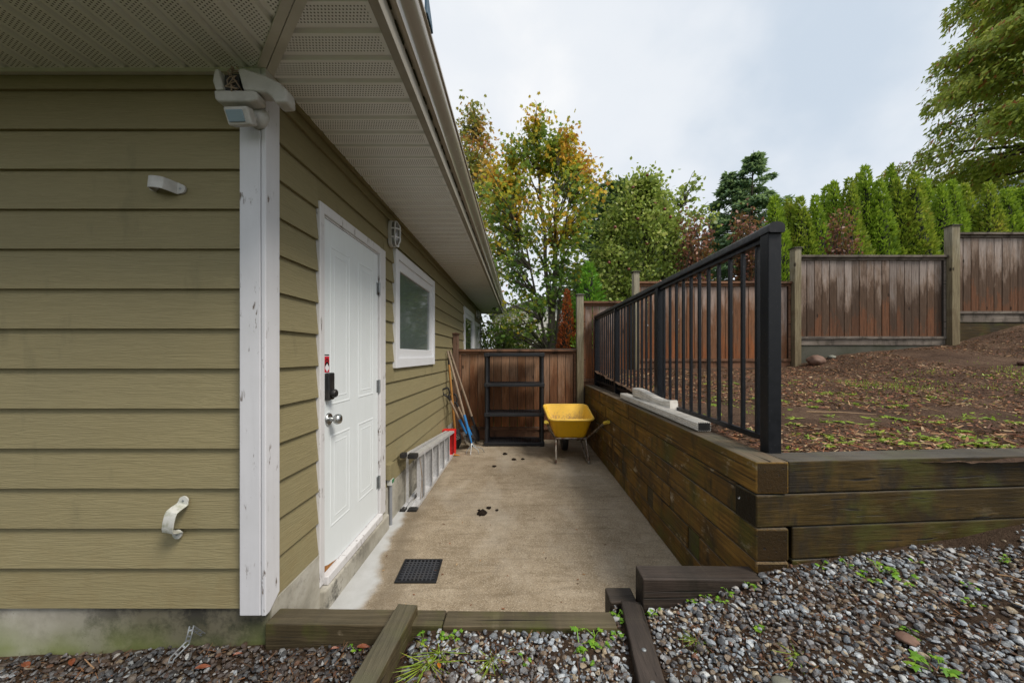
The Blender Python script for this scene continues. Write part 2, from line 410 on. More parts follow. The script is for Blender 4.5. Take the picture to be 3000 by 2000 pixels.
def m_metal(name, c, rough=0.35, metal=0.9, rust=0.0, rc=(0.09, 0.035, 0.015)):
    t = NT(name); o = t.obj()
    f = t.noise(o, 18, 6, 0.7); g = t.noise(t.map(o, (6, 1, 6)), 9, 5, 0.7)
    col = t.mix(t.mr(g, 0.35, 0.7, 0, 0.6), rgb(*c), rgb(*[v*0.6 for v in c]))
    if rust: col = t.mix(t.mr(f, 0.62 - rust*0.3, 0.72 - rust*0.25, 0, 0.9), col, rgb(*rc))
    t.p(Base_Color=col, Roughness=t.mr(f, 0.3, 0.7, rough-0.1, rough+0.2), Metallic=metal)
    t.bump(f, 0.12, 0.002)
    return t.m
def m_rail():
    t = NT('black_powder_coat'); o = t.obj(); f = t.noise(o, 30, 5, 0.6)
    sp = t.mr(t.noise(o, 160, 2, 0.5), 0.70, 0.76, 0, 0.6)
    c = t.mix(f, rgb(0.004, 0.005, 0.007), rgb(0.008, 0.009, 0.013))
    c = t.mix(sp, c, rgb(0.20, 0.20, 0.20))
    t.p(Base_Color=c, Roughness=t.mr(f, 0.3, 0.7, 0.32, 0.5)); t.bump(t.noise(o, 220, 2), 0.15, 0.001); t.b.inputs['Specular IOR Level'].default_value = 0.28
    return t.m
def m_glass(name, c=(0.05, 0.085, 0.085), rough=0.12, coat=0.6):
    t = NT(name); o = t.obj(); f = t.noise(t.map(o, (1, 1, 12)), 3, 4)
    t.p(Base_Color=t.mix(f, rgb(*c), rgb(*[v*1.5 for v in c])), Roughness=rough); t.b.inputs['Specular IOR Level'].default_value = 0.8
    t.b.inputs['Coat Weight'].default_value = coat; t.b.inputs['Coat Roughness'].default_value = 0.05
    return t.m
def m_soil(name, a, b, c_, scale=1.0):
    t = NT(name); o = t.obj()
    f = t.noise(o, 2.0*scale, 6, 0.65); g = t.noise(o, 34*scale, 6, 0.75); h = t.noise(o, 140*scale, 3, 0.7)
    c = t.ramp(t.math('ADD', t.math('MULTIPLY', f, 0.5), t.math('MULTIPLY', g, 0.5)), [(0.34, a), (0.5, b), (0.66, c_)])
    c = t.mix(t.mr(h, 0.60, 0.72, 0, 0.55), c, rgb(0.21, 0.165, 0.12))
    t.p(Base_Color=c, Roughness=0.9); t.b.inputs['Specular IOR Level'].default_value = 0.15
    t.bump(t.math('ADD', g, t.math('MULTIPLY', h, 0.5)), 0.9, 0.03)
    return t.m
def m_stone():
    t = NT('wet_river_gravel'); o = t.obj(); s = t.sep(o); g = t.geo(); r = g.outputs['Random Per Island']
    c = t.ramp(r, [(0.0, (0.055, 0.060, 0.068)), (0.11, (0.17, 0.19, 0.212)), (0.24, (0.32, 0.36, 0.40)), (0.36, (0.085, 0.090, 0.098)), (0.46, (0.48, 0.51, 0.53)), (0.56, (0.20, 0.150, 0.105)),
                    (0.66, (0.060, 0.050, 0.044)), (0.74, (0.30, 0.24, 0.16)), (0.81, (0.16, 0.070, 0.038)), (0.85, (0.19, 0.205, 0.215)), (0.93, (0.56, 0.57, 0.56)), (0.97, (0.40, 0.32, 0.21))], 'CONSTANT')
    sp = t.noise(o, 330, 3, 0.7)
    c = t.mix(t.mr(sp, 0.48, 0.58, 0, 0.8), c, t.mix(0.6, c, rgb(0.015, 0.015, 0.018)))
    c = t.mix(t.mr(t.noise(o, 210, 3, 0.65), 0.56, 0.66, 0, 0.75), c, t.mix(0.5, c, rgb(0.58, 0.58, 0.57)))
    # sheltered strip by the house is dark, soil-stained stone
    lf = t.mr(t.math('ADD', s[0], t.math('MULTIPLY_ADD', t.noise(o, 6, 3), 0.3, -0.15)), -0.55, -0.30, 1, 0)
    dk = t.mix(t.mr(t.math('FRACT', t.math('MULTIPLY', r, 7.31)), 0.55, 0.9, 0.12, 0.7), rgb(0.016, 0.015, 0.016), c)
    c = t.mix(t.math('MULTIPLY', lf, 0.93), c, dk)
    dirt = t.mr(t.noise(o, 5, 5, 0.7), 0.46, 0.62, 0, 0.75)
    c = t.mix(dirt, c, t.mix(0.62, c, rgb(0.085, 0.046, 0.024)))
    c = t.mix(0.06, c, rgb(0.05, 0.035, 0.025))
    t.p(Base_Color=c, Roughness=t.mr(sp, 0.3, 0.7, 0.45, 0.7)); t.bump(sp, 0.3, 0.002); t.b.inputs['Specular IOR Level'].default_value = 0.3
    return t.m
def m_leaf(name, stops, clump=1.1, rw=0.55, trans=0.35, rough=0.45, island=True, interp='LINEAR', seed=0.0, flecks=None, hz=None):
    t = NT(name); w = t.n('NewGeometry'); o = t.obj()
    r = w.outputs['Random Per Island']
    nz_ = t.noise(t.map(o, loc=(seed, seed*0.7, 0)), clump, 3, 0.55)
    f = t.math('ADD', t.math('MULTIPLY', t.mr(nz_, 0.28, 0.72), 1 - rw), t.math('MULTIPLY', r, rw))
    f = t.math('ADD', f, t.math('MULTIPLY_ADD', t.rnd(), 0.12, -0.06))
    if hz: f = t.math('ADD', f, t.mr(t.sep(w.outputs['Position'])[2], hz[0], hz[1], hz[2], hz[3]))
    c = t.ramp(f, stops, interp)
    if flecks:
        c = t.mix(t.mr(t.math('FRACT', t.math('MULTIPLY', r, 13.7)), flecks[0], flecks[0] + 0.01), c, rgb(*flecks[1]))
    t.p(Base_Color=c, Roughness=rough); t.b.inputs['Specular IOR Level'].default_value = 0.35
    tr = t.n('BsdfTranslucent', {'Color': t.mix(0.25, c, rgb(0.5, 0.6, 0.1))})
    ms = t.n('MixShader', {0: trans}); t.t.links.new(t.b.outputs[0], ms.inputs[1]); t.t.links.new(tr.outputs[0], ms.inputs[2])
    t.t.links.new(ms.outputs[0], t.out.inputs[0])
    return t.m
def m_bark(name, a, b):
    t = NT(name); o = t.obj(); f = t.noise(t.map(o, (9, 9, 2)), 2.5, 6, 0.7)
    c = t.mix(f, rgb(*a), rgb(*b)); c = t.mix(t.mr(t.noise(o, 3, 4), 0.5, 0.7, 0, 0.5), c, rgb(0.07, 0.085, 0.03))
    t.p(Base_Color=c, Roughness=0.85); t.bump(f, 0.6, 0.02); return t.m

SIDING = m_siding()
TRIM = m_white('white_trim_paint', (0.58, 0.58, 0.61), 0.60, 0.25)
DTRIM = m_white('flaking_white_door_trim', (0.60, 0.59, 0.60), 0.57, 0.20)
DOORW = m_white('white_door_enamel', (0.68, 0.72, 0.74), 0.72, 0.10, 0.05)
WINW = m_white('white_window_vinyl', (0.66, 0.67, 0.70), 0.80, 0.08, 0.05)
PLW = m_plastic('aged_white_plastic', (0.48, 0.47, 0.45), 0.4, (0.14, 0.13, 0.10), 0.45, 7)
MOSSW = m_plastic('mossy_white_plastic', (0.50, 0.50, 0.47), 0.5, (0.13, 0.15, 0.04), 0.95, 22)
FOUND = m_foundation(); PATIO = m_patio(); SOFF = m_soffit(); GUT = m_gutter()
FASC = flat('beige_fascia', (0.30, 0.275, 0.225), 0.5, var=0.15)
JCH = flat('soffit_channel', (0.58, 0.56, 0.51), 0.5)
ROOFM = flat('dark_roof_shingle', (0.07, 0.065, 0.06), 0.9, scale=30, bump=0.5)
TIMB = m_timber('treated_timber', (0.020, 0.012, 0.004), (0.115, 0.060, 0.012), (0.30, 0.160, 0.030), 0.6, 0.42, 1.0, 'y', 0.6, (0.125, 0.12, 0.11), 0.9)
TIMBF = m_timber('treated_timber_dark', (0.009, 0.006, 0.002), (0.040, 0.025, 0.006), (0.095, 0.058, 0.014), 0.8, 0.42, 0.10, 'x', 0.6, (0.125, 0.12, 0.11), 0.95)
TE = ((0.017, 0.013, 0.007), (0.055, 0.041, 0.020), (0.125, 0.096, 0.055), 0.95, 0.55, 0.45)
TB = ((0.012, 0.010, 0.009), (0.032, 0.023, 0.018), (0.065, 0.046, 0.035), 0.05, 0.36, 0.08)
TIMBE = m_timber('edging_timber', *TE, 'x', 0.45, (0.125, 0.108, 0.075), 0.6)
TIMBEY = m_timber('slanting_edging_timber', *TE, 'y', 0.55, (0.13, 0.125, 0.09), 0.6)
TIMBB = m_timber('wet_black_timber', *TB, 'x', 0.35, (0.07, 0.062, 0.058))
TIMBBY = m_timber('wet_black_slanting_timber', *TB, 'y', 0.35, (0.07, 0.062, 0.058))
FW = m_fence('warm_cedar_board', (0.46, 0.275, 0.175), (0.42, 0.22, 0.12), (0.30, 0.13, 0.062), (0.38, 0.145, 0.055), 0.7)
FM = m_fence('fading_cedar_board', (0.400, 0.315, 0.275), (0.335, 0.225, 0.170), (0.220, 0.105, 0.055), (0.27, 0.100, 0.040), 0.65)
FG = m_fence('grey_weathered_board', (0.400, 0.335, 0.300), (0.290, 0.215, 0.170), (0.112, 0.070, 0.047), (0.17, 0.076, 0.040), 0.85)
FRAIL = m_timber('cedar_rail', (0.06, 0.032, 0.02), (0.17, 0.085, 0.05), (0.27, 0.15, 0.09), 0.05, 0.7, 0.1)
FRAILG = m_timber('grey_cedar_rail', (0.06, 0.05, 0.042), (0.15, 0.125, 0.105), (0.26, 0.225, 0.19), 0.1, 0.7, 0.1)
POSTM = m_fence('green_grey_post', (0.36, 0.33, 0.25), (0.31, 0.275, 0.19), (0.25, 0.21, 0.13), (0.20, 0.16, 0.095), 0.3)
POSTB = m_fence('brown_post', (0.20, 0.125, 0.09), (0.19, 0.115, 0.08), (0.16, 0.095, 0.065), (0.15, 0.08, 0.05), 0.3)
CAPM = m_timber('post_cap_wood', (0.05, 0.045, 0.04), (0.11, 0.10, 0.09), (0.20, 0.19, 0.175), 0.1, 0.6, 0.2)
RAIL = m_rail()
BLKP = m_plastic('black_shelf_plastic', (0.007, 0.008, 0.011), 0.42, (0.03, 0.028, 0.025), 0.3, 9)
BLK = m_plastic('matte_black', (0.012, 0.012, 0.013), 0.45, (0.06, 0.05, 0.04), 0.4, 14)
ALU = m_metal('ladder_aluminium', (0.66, 0.66, 0.67), 0.42, 0.45)
STEEL = m_metal('brushed_steel', (0.55, 0.56, 0.56), 0.25, 1.0)
GALV = m_metal('galvanised_steel', (0.34, 0.36, 0.37), 0.45, 0.8, 0.15)
RUST = m_metal('rusty_tube', (0.26, 0.235, 0.20), 0.45, 0.6, 0.5)
TRAY = m_tray(); TRAYI = m_tray_in()
REDP = m_plastic('red_plastic', (0.62, 0.012, 0.012), 0.35, (0.2, 0.01, 0.01), 0.4, 14)
BLUEP = m_plastic('blue_paint', (0.015, 0.16, 0.42), 0.35, (0.05, 0.06, 0.08), 0.6, 20)
ORWOOD = flat('varnished_orange_handle', (0.42, 0.20, 0.05), 0.35, var=0.2, scale=20)
GRWOOD = flat('grey_worn_handle', (0.27, 0.20, 0.14), 0.65, var=0.25, scale=22)
GLASS = m_glass('frosted_window_glass', (0.068, 0.092, 0.086), 0.25, 0.4); GLASS2 = m_glass('clear_window_glass', (0.04, 0.06, 0.04), 0.03)
SENS = m_glass('sensor_lens', (0.16, 0.22, 0.27), 0.35)
LENS = m_glass('lamp_glass', (0.10, 0.10, 0.095), 0.25)
DSPT = m_plastic('dirty_white_downspout', (0.64, 0.61, 0.56), 0.45, (0.20, 0.16, 0.11), 0.5, 10)
SOIL = m_soil('garden_soil', (0.036, 0.021, 0.014), (0.090, 0.053, 0.034), (0.175, 0.115, 0.075))
SOILG = m_soil('gravel_bed_soil', (0.024, 0.015, 0.010), (0.055, 0.034, 0.021), (0.095, 0.062, 0.040))
GRASSM = m_soil('far_grass', (0.03, 0.045, 0.012), (0.05, 0.07, 0.02), (0.08, 0.09, 0.03), 0.3)
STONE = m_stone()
DIRT = m_soil('dark_dirt_clod', (0.012, 0.008, 0.006), (0.025, 0.017, 0.012), (0.05, 0.035, 0.024), 3.0)
BOULD = flat('reddish_boulder', (0.17, 0.095, 0.065), 0.75, var=0.3, scale=7, bump=0.6)
GREYB = flat('grey_stone', (0.20, 0.20, 0.16), 0.7, var=0.3, scale=12, bump=0.5)
WEED = m_leaf('weed_leaf', [(0.0, (0.07, 0.19, 0.018)), (0.5, (0.16, 0.34, 0.024)), (1.0, (0.30, 0.44, 0.05))], 3.0, 0.6, 0.3)
WEED2 = m_leaf('garden_weed_leaf', [(0.0, (0.10, 0.19, 0.022)), (0.5, (0.25, 0.37, 0.035)), (1.0, (0.42, 0.46, 0.06))], 1.5, 0.6, 0.3)
LITTER = m_leaf('litter', [(0.0, (0.03, 0.014, 0.008)), (0.30, (0.10, 0.036, 0.018)), (0.62, (0.235, 0.085, 0.036)), (0.85, (0.34, 0.21, 0.10)), (1.0, (0.52, 0.41, 0.27))], 2.0, 0.9, 0.05, 0.7)
LITTER2 = m_leaf('needle_litter', [(0.0, (0.02, 0.011, 0.007)), (0.45, (0.07, 0.034, 0.018)), (0.8, (0.16, 0.075, 0.032)), (1.0, (0.30, 0.20, 0.11))], 2.0, 0.9, 0.05, 0.7)
ORLEAF = flat('orange_leaf', (0.55, 0.20, 0.02), 0.5, var=0.3, scale=40)
RDLEAF = flat('rust_red_leaf', (0.20, 0.055, 0.02), 0.5, var=0.3, scale=40)

# ------------------------------------------------------------------ ground and terrain
def sm(a, b, v):
    v = max(0.0, min(1.0, (v - a) / (b - a))); return v * v * (3 - 2 * v)
def interp(xs, ys, v): return float(np.interp(v, xs, ys))
GX = [-6, -2.5, -1.05, -0.46, -0.36, 0.40, 0.52, 0.80, 1.10, 2.30, 4.0, 8.0]
GZ = [0.04, 0.095, 0.165, 0.190, 0.243, 0.240, 0.250, 0.320, 0.400, 0.53, 0.68, 0.9]
def gravel_z(x, y):
    z = interp(GX, GZ, x)
    slope = interp([-6, -0.4, 0.4, 0.6, 4], [0.03, 0.09, 0.12, 0.13, 0.14], x)
    z -= slope * max(-1.0, (1.55 - y)) * 0.9
    return z + 0.012 * mnoise.noise((x*2.3, y*2.3, 0))
FX = [0.9, 1.2, 4.35, 4.75, 5.1, 7.0, 8.3, 12.0, 20]
FZ = [1.02, 1.12, 1.18, 1.27, 1.36, 1.55, 1.88, 2.5, 3.0]
def garden_z(x, y):
    t_ = max(0.0, min(1.1, (y - 1.85) / 4.15))
    zf = interp(FX, FZ, x)
    z = 0.885 + (t_ ** 1.15) * (zf - 0.885)
    return z + 0.022 * mnoise.noise((x*1.7, y*1.7, 3)) + 0.012 * mnoise.noise((x*5, y*5, 9))
def grid(name, x0, x1, nx, y0, y1, ny, fz, mat, skip=None):
    xs = np.linspace(x0, x1, nx); ys = np.linspace(y0, y1, ny)
    V = [(a, b, fz(a, b)) for b in ys for a in xs]
    F = [(j*nx+i, j*nx+i+1, (j+1)*nx+i+1, (j+1)*nx+i) for j in range(ny-1) for i in range(nx-1)]
    return structure(raw_mesh(name, V, F, mat, smooth=True))
def far_z(x, y):
    if y < 6.25: return -0.25
    t_ = sm(6.25, 8.5, y)
    up = interp([-30, -1, 1.2, 4.3, 7, 12, 40], [0.3, 0.6, 0.9, 1.5, 2.0, 2.6, 3.2], x)
    return -0.25 + t_ * (up + 0.25) + sm(10, 60, y) * sm(4, 40, x) * 4.0
xsF = np.concatenate([np.array([-600, -300, -120, -60]), np.linspace(-30, 40, 71), np.array([60, 120, 300, 600])])
ysF = np.concatenate([np.array([-600, -200, -60, -20]), np.linspace(-8, 40, 49), np.array([60, 120, 300, 900])])
V = [(a, b, far_z(a, b)) for b in ysF for a in xsF]; nx = len(xsF)
F = [(j*nx+i, j*nx+i+1, (j+1)*nx+i+1, (j+1)*nx+i) for j in range(len(ysF)-1) for i in range(nx-1)]
structure(raw_mesh('ground', V, F, GRASSM, smooth=True))
grid('gravel_bed', -6.0, 6.0, 301, -1.5, 1.60, 121, lambda a, b: gravel_z(a, b) - (0.003 if a > -0.45 else 0.011) + 0.010*mnoise.noise((a*6, b*6, 4)), SOILG)
# a small continuation of the bed up to the retaining wall on the right
grid('gravel_bed_edge', 1.07, 6.0, 50, 1.60, 2.15, 8, lambda a, b: gravel_z(a, b) - 0.003 + 0.010*mnoise.noise((a*6, b*6, 4)), SOILG)
grid('garden_soil', 1.20, 13.0, 340, 1.72, 6.4, 150, lambda a, b: garden_z(a, b) + 0.010*mnoise.noise((a*11, b*11, 1)) + 0.006*mnoise.noise((a*25, b*25, 2)), SOIL)
structure(MB().box(-1.068, 1.09, 1.63, 6.2, -0.15, 0.0).build('patio', PATIO))

# ------------------------------------------------------------------ house
HX, HY0, HY1 = -1.10, 1.585, 10.30          # sheathing planes
SOZ = 2.575; EX = 0.32; LAP = 0.168; SZ0 = 0.315
house = thing('house', 'single-storey house with olive lap siding, white trim and wide perforated eaves', 'house', (-3.5, 5.0, 0.0))
m = MB(); m.box(-6.0, -1.068, 1.570, 1.985, -0.1, SZ0 - 0.004); m.box(-6.0, -1.068, 1.986, 2.944, -0.1, 0.112); m.box(-6.0, -1.068, 2.945, 10.28, -0.1, SZ0 - 0.0045)
m.build('foundation', FOUND, house)
wall_f = MB().box(-6.0, HX - 0.13, HY0, HY0 + 0.12, SZ0, SOZ - 0.002).build('front_wall', JCH, house)
wall_s = MB()
# openings in side wall (y0,y1,z0,z1): outer trim limits
OPEN = [(1.976, 2.952, 0.10, 2.205), (3.17, 4.63, 1.266, 2.295), (7.17, 8.72, 0.85, 2.325), (8.78, 9.90, 0.30, 2.19)]
wall_s.box(HX - 0.12, HX, HY0 + 0.001, HY1, SZ0 + 0.001, SOZ - 0.003)
wall_s = wall_s.build('side_wall', JCH, house)
nb = 14
for k in range(nb):
    z0 = SZ0 + k * LAP; z1 = min(z0 + LAP + 0.02, SOZ - 0.004)
    th = lambda zz: 0.024 - 0.014 * (zz - z0) / (LAP + 0.02)
    # front board (x from -6 to corner board)
    MB().prism([(HY0 - 0.028, z0), (HY0 - 0.0142, z0), (HY0 - 0.001, z1), (HY0 - th(z1), z1)], 'x', -6.0, -1.158).build('siding_board', SIDING, wall_f)
    # side boards, cut at openings
    segs = [(1.622, 10.16)]
    for (a, b, c, d) in OPEN:
        if z0 + LAP > c + 0.001 and z0 < d - 0.001:
            ns = []
            for (p, q) in segs:
                if b <= p or a >= q: ns.append((p, q))
                else:
                    if a > p: ns.append((p, a + 0.006))
                    if b < q: ns.append((b - 0.006, q))
            segs = ns
    for (a, b, c, d) in OPEN:                      # notched strips above heads and below sills
        for (za, zb) in ((z0, min(z1, c)), (max(z0, d), z1)):
            if zb - za > 0.012 and zb - za < LAP - 0.002 and z0 < d and z0 + LAP > c:
                MB().prism([(HX + th(za) + 0.004 * (za == z0), za), (HX + 0.002, za), (HX + 0.001, zb), (HX + th(zb), zb)], 'y', a + 0.008, b - 0.008).build('siding_board', SIDING, wall_s)
    for (p, q) in segs:
        if q - p > 5.0: cuts = [p, p + 3.66 * (0.55 + 0.4 * ((k * 0.37) % 1)), q]
        else: cuts = [p, q]
        for i in range(len(cuts) - 1):
            a0 = cuts[i] + (0.0015 if i else 0)
            MB().prism([(HX + 0.028, z0), (HX + 0.0142, z0), (HX + 0.001, z1), (HX + th(z1), z1)], 'y', a0, cuts[i+1]).build('siding_board', SIDING, wall_s)
# corner boards
CXo = -1.052; CYo = 1.535
MB().box(-1.162, -1.0745, CYo, HY0 - 0.002, 0.298, SOZ - 0.004).build('corner_board', TRIM, house, bevel=0.004)
c2 = MB(); c2.prism([(CYo - 0.001, 0.298), (1.560, 0.298), (1.626, 0.345), (1.626, SOZ - 0.004), (CYo - 0.001, SOZ - 0.004)], 'x', -1.0715, CXo)
c2.build('corner_board', TRIM, house, bevel=0.004)
MB().box(-1.09, -1.055, 10.16, 10.305, 0.30, SOZ - 0.005).build('corner_board', TRIM, house, bevel=0.004)
# soffits
OV = 0.574; EXs = -1.076 + 0.57; EYf = HY0 - 0.024 - OV; EYb = 10.60
sof = MB().box(-6.0, EXs, EYf, EYb, SOZ + 0.020, SOZ + 0.045).build('soffit', JCH, house)
PW = 0.125
panel_me = None
def soffit_section(w):
    h = w / 2
    return [(-h, 0.014), (-h + 0.006, 0.014), (-h + 0.014, 0.0), (h - 0.014, 0.0), (h - 0.006, 0.014), (h, 0.014), (h, 0.018), (-h, 0.018)]
def soffit_piece(center, u_axis, ua, ub_near, ub_far):
    """panel: length along local x, width along local y; ends sheared for the mitre"""
    pr = soffit_section(PW); n = len(pr); vs = []; fs = []
    for side, (e0, e1) in enumerate(((ua, ua), (ub_near, ub_far))):
        for (yy, zz) in pr:
            t_ = (yy + PW/2) / PW
            vs.append(((e0 + (e1 - e0) * t_), yy, zz))
    fs = [(i, (i+1) % n, n + (i+1) % n, n + i) for i in range(n)] + [tuple(range(n-1, -1, -1)), tuple(range(n, 2*n))]
    m = MB(); m.add(vs, fs); o = m.build('soffit_panel', SOFF, sof)
    o.location = center
    o.rotation_euler = (0, 0, u_axis)
    return o
wx0, wx1 = -1.074, EXs - 0.002
cxm = (wx0 + wx1) / 2
y = HY0 - 0.024 - OV + PW/2
first = None
while y < EYb - PW/2:
    a, b = y - PW/2, y + PW/2
    # mitre: inside edge x >= wx0 + (corner_y - y) for y < corner_y
    cy = HY0 - 0.024
    na = max(wx0, wx0 + (cy - a)) + 0.0; nb_ = max(wx0, wx0 + (cy - b))
    if na >= wx1 - 0.01: y += PW; continue
    if na == wx0 and nb_ == wx0:
        if first is None:
            first = soffit_piece((cxm, y, SOZ), 0, wx0 - cxm, wx1 - cxm, wx1 - cxm)
        else:
            o = first.copy(); link(o, sof); o.location = (cxm, y, SOZ)
    else:
        m = MB(); pr = soffit_section(PW); vs = []
        for (yy, zz) in pr:
            t_ = (yy + PW/2) / PW; vs.append((na + (nb_ - na) * t_ - cxm, yy, zz))
        for (yy, zz) in pr: vs.append((wx1 - cxm, yy, zz))
        n = len(pr)
        m.add(vs, [(i, (i+1) % n, n + (i+1) % n, n + i) for i in range(n)] + [tuple(range(n-1, -1, -1)), tuple(range(n, 2*n))])
        o = m.build('soffit_panel', SOFF, sof); o.location = (cxm, y, SOZ)
    y += PW
# front eave panels: width along world x, length along world y
cym = (EYf + HY0 - 0.024) / 2; hl = OV / 2 - 0.002
xx = wx1 - PW/2; firstf = None
while xx > -6.0:
    a, b = xx - PW/2, xx + PW/2            # far end (towards wall) limited by the mitre when right of the corner
    lim = lambda q: min(hl, (HY0 - 0.024 - max(0, q - wx0)) - cym)
    la, lb = lim(a), lim(b)
    if la <= -hl + 0.01: xx -= PW; continue
    if la == hl and lb == hl:
        if firstf is None:
            firstf = soffit_piece((xx, cym, SOZ), R(90), -hl, hl, hl)
        else:
            o = firstf.copy(); link(o, sof); o.location = (xx, cym, SOZ)
    else:
        pr = soffit_section(PW); n = len(pr); vs = [(-hl, yy, zz) for (yy, zz) in pr]
        for (yy, zz) in pr:
            t_ = (yy + PW/2) / PW      # local +y = world -x
            vs.append((max(-hl, lb + (la - lb) * t_), yy, zz))
        m = MB(); m.add(vs, [(i, (i+1) % n, n + (i+1) % n, n + i) for i in range(n)] + [tuple(range(n-1, -1, -1)), tuple(range(n, 2*n))])
        o = m.build('soffit_panel', SOFF, sof); o.location = (xx, cym, SOZ); o.rotation_euler = (0, 0, R(90))
    xx -= PW
# mitre cover: two flat strips with a dark seam
d = Vector((1, -1, 0)).normalized(); nrm = Vector((1, 1, 0)).normalized()
A = Vector((wx0 - 0.01, HY0 - 0.014, SOZ - 0.003)); B = A + d * (OV * 1.40)
for sgn in (-1, 1):
    MB().obox((A + B)/2 + nrm * 0.0165 * sgn, d, nrm, (0,0,1), (B-A).length/2, 0.0150, 0.004).build('mitre_strip', JCH, sof)
MB().box(-6, wx0, HY0 - 0.043, HY0 - 0.023, SOZ - 0.014, SOZ + 0.004).build('soffit_channel', JCH, house)
MB().box(HX + 0.023, HX + 0.043, HY0 - 0.02, 10.3, SOZ - 0.013, SOZ + 0.004).build('soffit_channel', SIDING, house)
# fascia, gutter
MB().box(EXs, EXs + 0.036, EYf - 0.0, EYb, SOZ - 0.016, 2.735).build('fascia', FASC, house, bevel=0.003)
MB().box(-6.0, EXs + 0.035, EYf - 0.036, EYf - 0.001, SOZ - 0.015, 2.734).build('fascia', FASC, house, bevel=0.003)
MB().box(-6.0, EXs + 0.034, EYb + 0.001, EYb + 0.035, SOZ - 0.015, 2.733).build('fascia', FASC, house, bevel=0.003)
def gutter_profile(s):
    outer = [(0.0, 2.640), (0.020, 2.636), (0.030, 2.640), (0.032, 2.662), (0.036, 2.672), (0.046, 2.682), (0.060, 2.694), (0.072, 2.708), (0.079, 2.722), (0.081, 2.738), (0.081, 2.752), (0.090, 2.753), (0.090, 2.767), (0.080, 2.767)]
    inner = [(0.075, 2.757), (0.075, 2.74), (0.070, 2.722), (0.03, 2.690), (0.027, 2.645), (0.003, 2.645), (0.003, 2.76), (0.0, 2.76)]
    return outer + inner
gx0 = EXs + 0.037
prof = [(gx0 + a, b) for a, b in gutter_profile(0)]
g = MB().prism(prof, 'y', EYf - 0.09, EYb + 0.03).build('gutter', GUT, house, smooth=True)
prof = [(EYf - 0.037 - a, b) for a, b in gutter_profile(0)]
MB().prism(prof, 'x', -6.0, EXs + 0.02).build('gutter', GUT, house, smooth=True)
# moss line between fascia and gutter
mm = MB(); rnd = random.Random(3)
yy = EYf
while yy < 9.5:
    L = rnd.uniform(0.01, 0.04) * (1 + yy * 0.1)
    mm.obox((gx0 + 0.001, yy, 2.638 - rnd.uniform(0, 0.004)), (0,1,0), (1,0,0), (0,0,1), L, rnd.uniform(0.003, 0.006), rnd.uniform(0.003, 0.006)); yy += L * rnd.uniform(2.0, 4.5)
MOSSM = flat('dark_moss', (0.028, 0.028, 0.012), 0.95, var=0.4, scale=60)
mm.build('moss_line', MOSSM, g)['kind'] = 'stuff'
# roof (hip) above the gutter line
rz = 2.75; ridge = 3.9
m = MB(); x1 = EXs + 0.06; y0 = EYf - 0.06; y1 = EYb + 0.06; x0 = -6.1
m.add([(x0, y0, rz), (x1, y0, rz), (x1, y1, rz), (x0, y1, rz), (x0, y0 + 3.2, ridge), (x1 - 3.2, y0 + 3.2, ridge), (x1 - 3.2, y1 - 3.2, ridge), (x0, y1 - 3.2, ridge)],
      [(0,1,5,4), (1,2,6,5), (2,3,7,6), (4,5,6,7), (0,3,2,1), (0,4,7,3)])
m.build('roof', ROOFM, house)
# ----- door
DY0, DY1, DZ0, DZ1 = 2.040, 2.829, 0.172, 2.141
DXf = -1.082
door = MB().box(-1.12, DXf, DY0, DY1, DZ0, DZ1).build('door', DOORW, house, bevel=0.003)
door['label'] = 'white four-panel steel door'
def ring(m, y0, y1, z0, z1, w, x0, x1, sl):
    """moulding ring on plane x0, raised to x1, sloped sides sl"""
    def rect(i): return [(y0+i, z0+i), (y1-i, z0+i), (y1-i, z1-i), (y0+i, z1-i)]
    loops = [(rect(0), x0), (rect(sl), x1), (rect(w - sl), x1), (rect(w), x0)]
    vs = []; fs = []
    for r_, xx_ in loops: vs += [(xx_, a, b) for a, b in r_]
    for l in range(3):
        for k in range(4):
            fs.append((l*4+k, l*4+(k+1) % 4, l*4+4+(k+1) % 4, l*4+4+k))
    m.add(vs, fs)
for (a, b) in ((2.110, 2.370), (2.475, 2.745)):
    for (c, d_) in ((1.085, 2.012), (0.385, 0.925)):
        m = MB(); ring(m, a, b, c, d_, 0.026, DXf - 0.002, DXf + 0.0019, 0.010); ring(m, a + 0.045, b - 0.045, c + 0.045, d_ - 0.045, 0.02, DXf - 0.002, DXf + 0.0013, 0.008)
        m.build('panel_moulding', DOORW, door)
tx0, tx1 = HX - 0.01, -1.064
MB().box(tx0, tx1, 1.976, 2.024, 0.136, 2.205).build('door_trim', DTRIM, door, bevel=0.004)
MB().box(tx0, tx1 - 0.002, 2.838, 2.952, 0.136, 2.205).build('door_trim', DTRIM, door, bevel=0.004)
MB().box(tx0, tx1 - 0.001, 2.0245, 2.837, 2.152, 2.207).build('door_trim', DTRIM, door, bevel=0.004)
MB().box(tx0, DXf + 0.004, 2.0245, 2.0385, 0.14, 2.150).build('door_stop', DTRIM, door)
MB().box(tx0, DXf + 0.004, 2.0390, 2.836, 2.1425, 2.1515).build('door_stop', DTRIM, door)
MB().box(-1.11, -1.046, 2.0250, 2.836, 0.120, 0.168).build('threshold', DTRIM, door, bevel=0.005)
MB().box(-1.11, -1.036, 1.98, 2.95, -0.05, 0.118).build('door_step', FOUND, house, bevel=0.01)
# black rust gap at hinge side + hinges
for hz in (1.883, 1.143, 0.41):
    m = MB(); m.box(DXf - 0.001, DXf + 0.003, 2.800, 2.836, hz - 0.045, hz + 0.045); m.tube([(DXf + 0.010, 2.833, hz - 0.048), (DXf + 0.010, 2.833, hz + 0.048)], 0.008, 10)
    m.build('hinge', GALV, door)
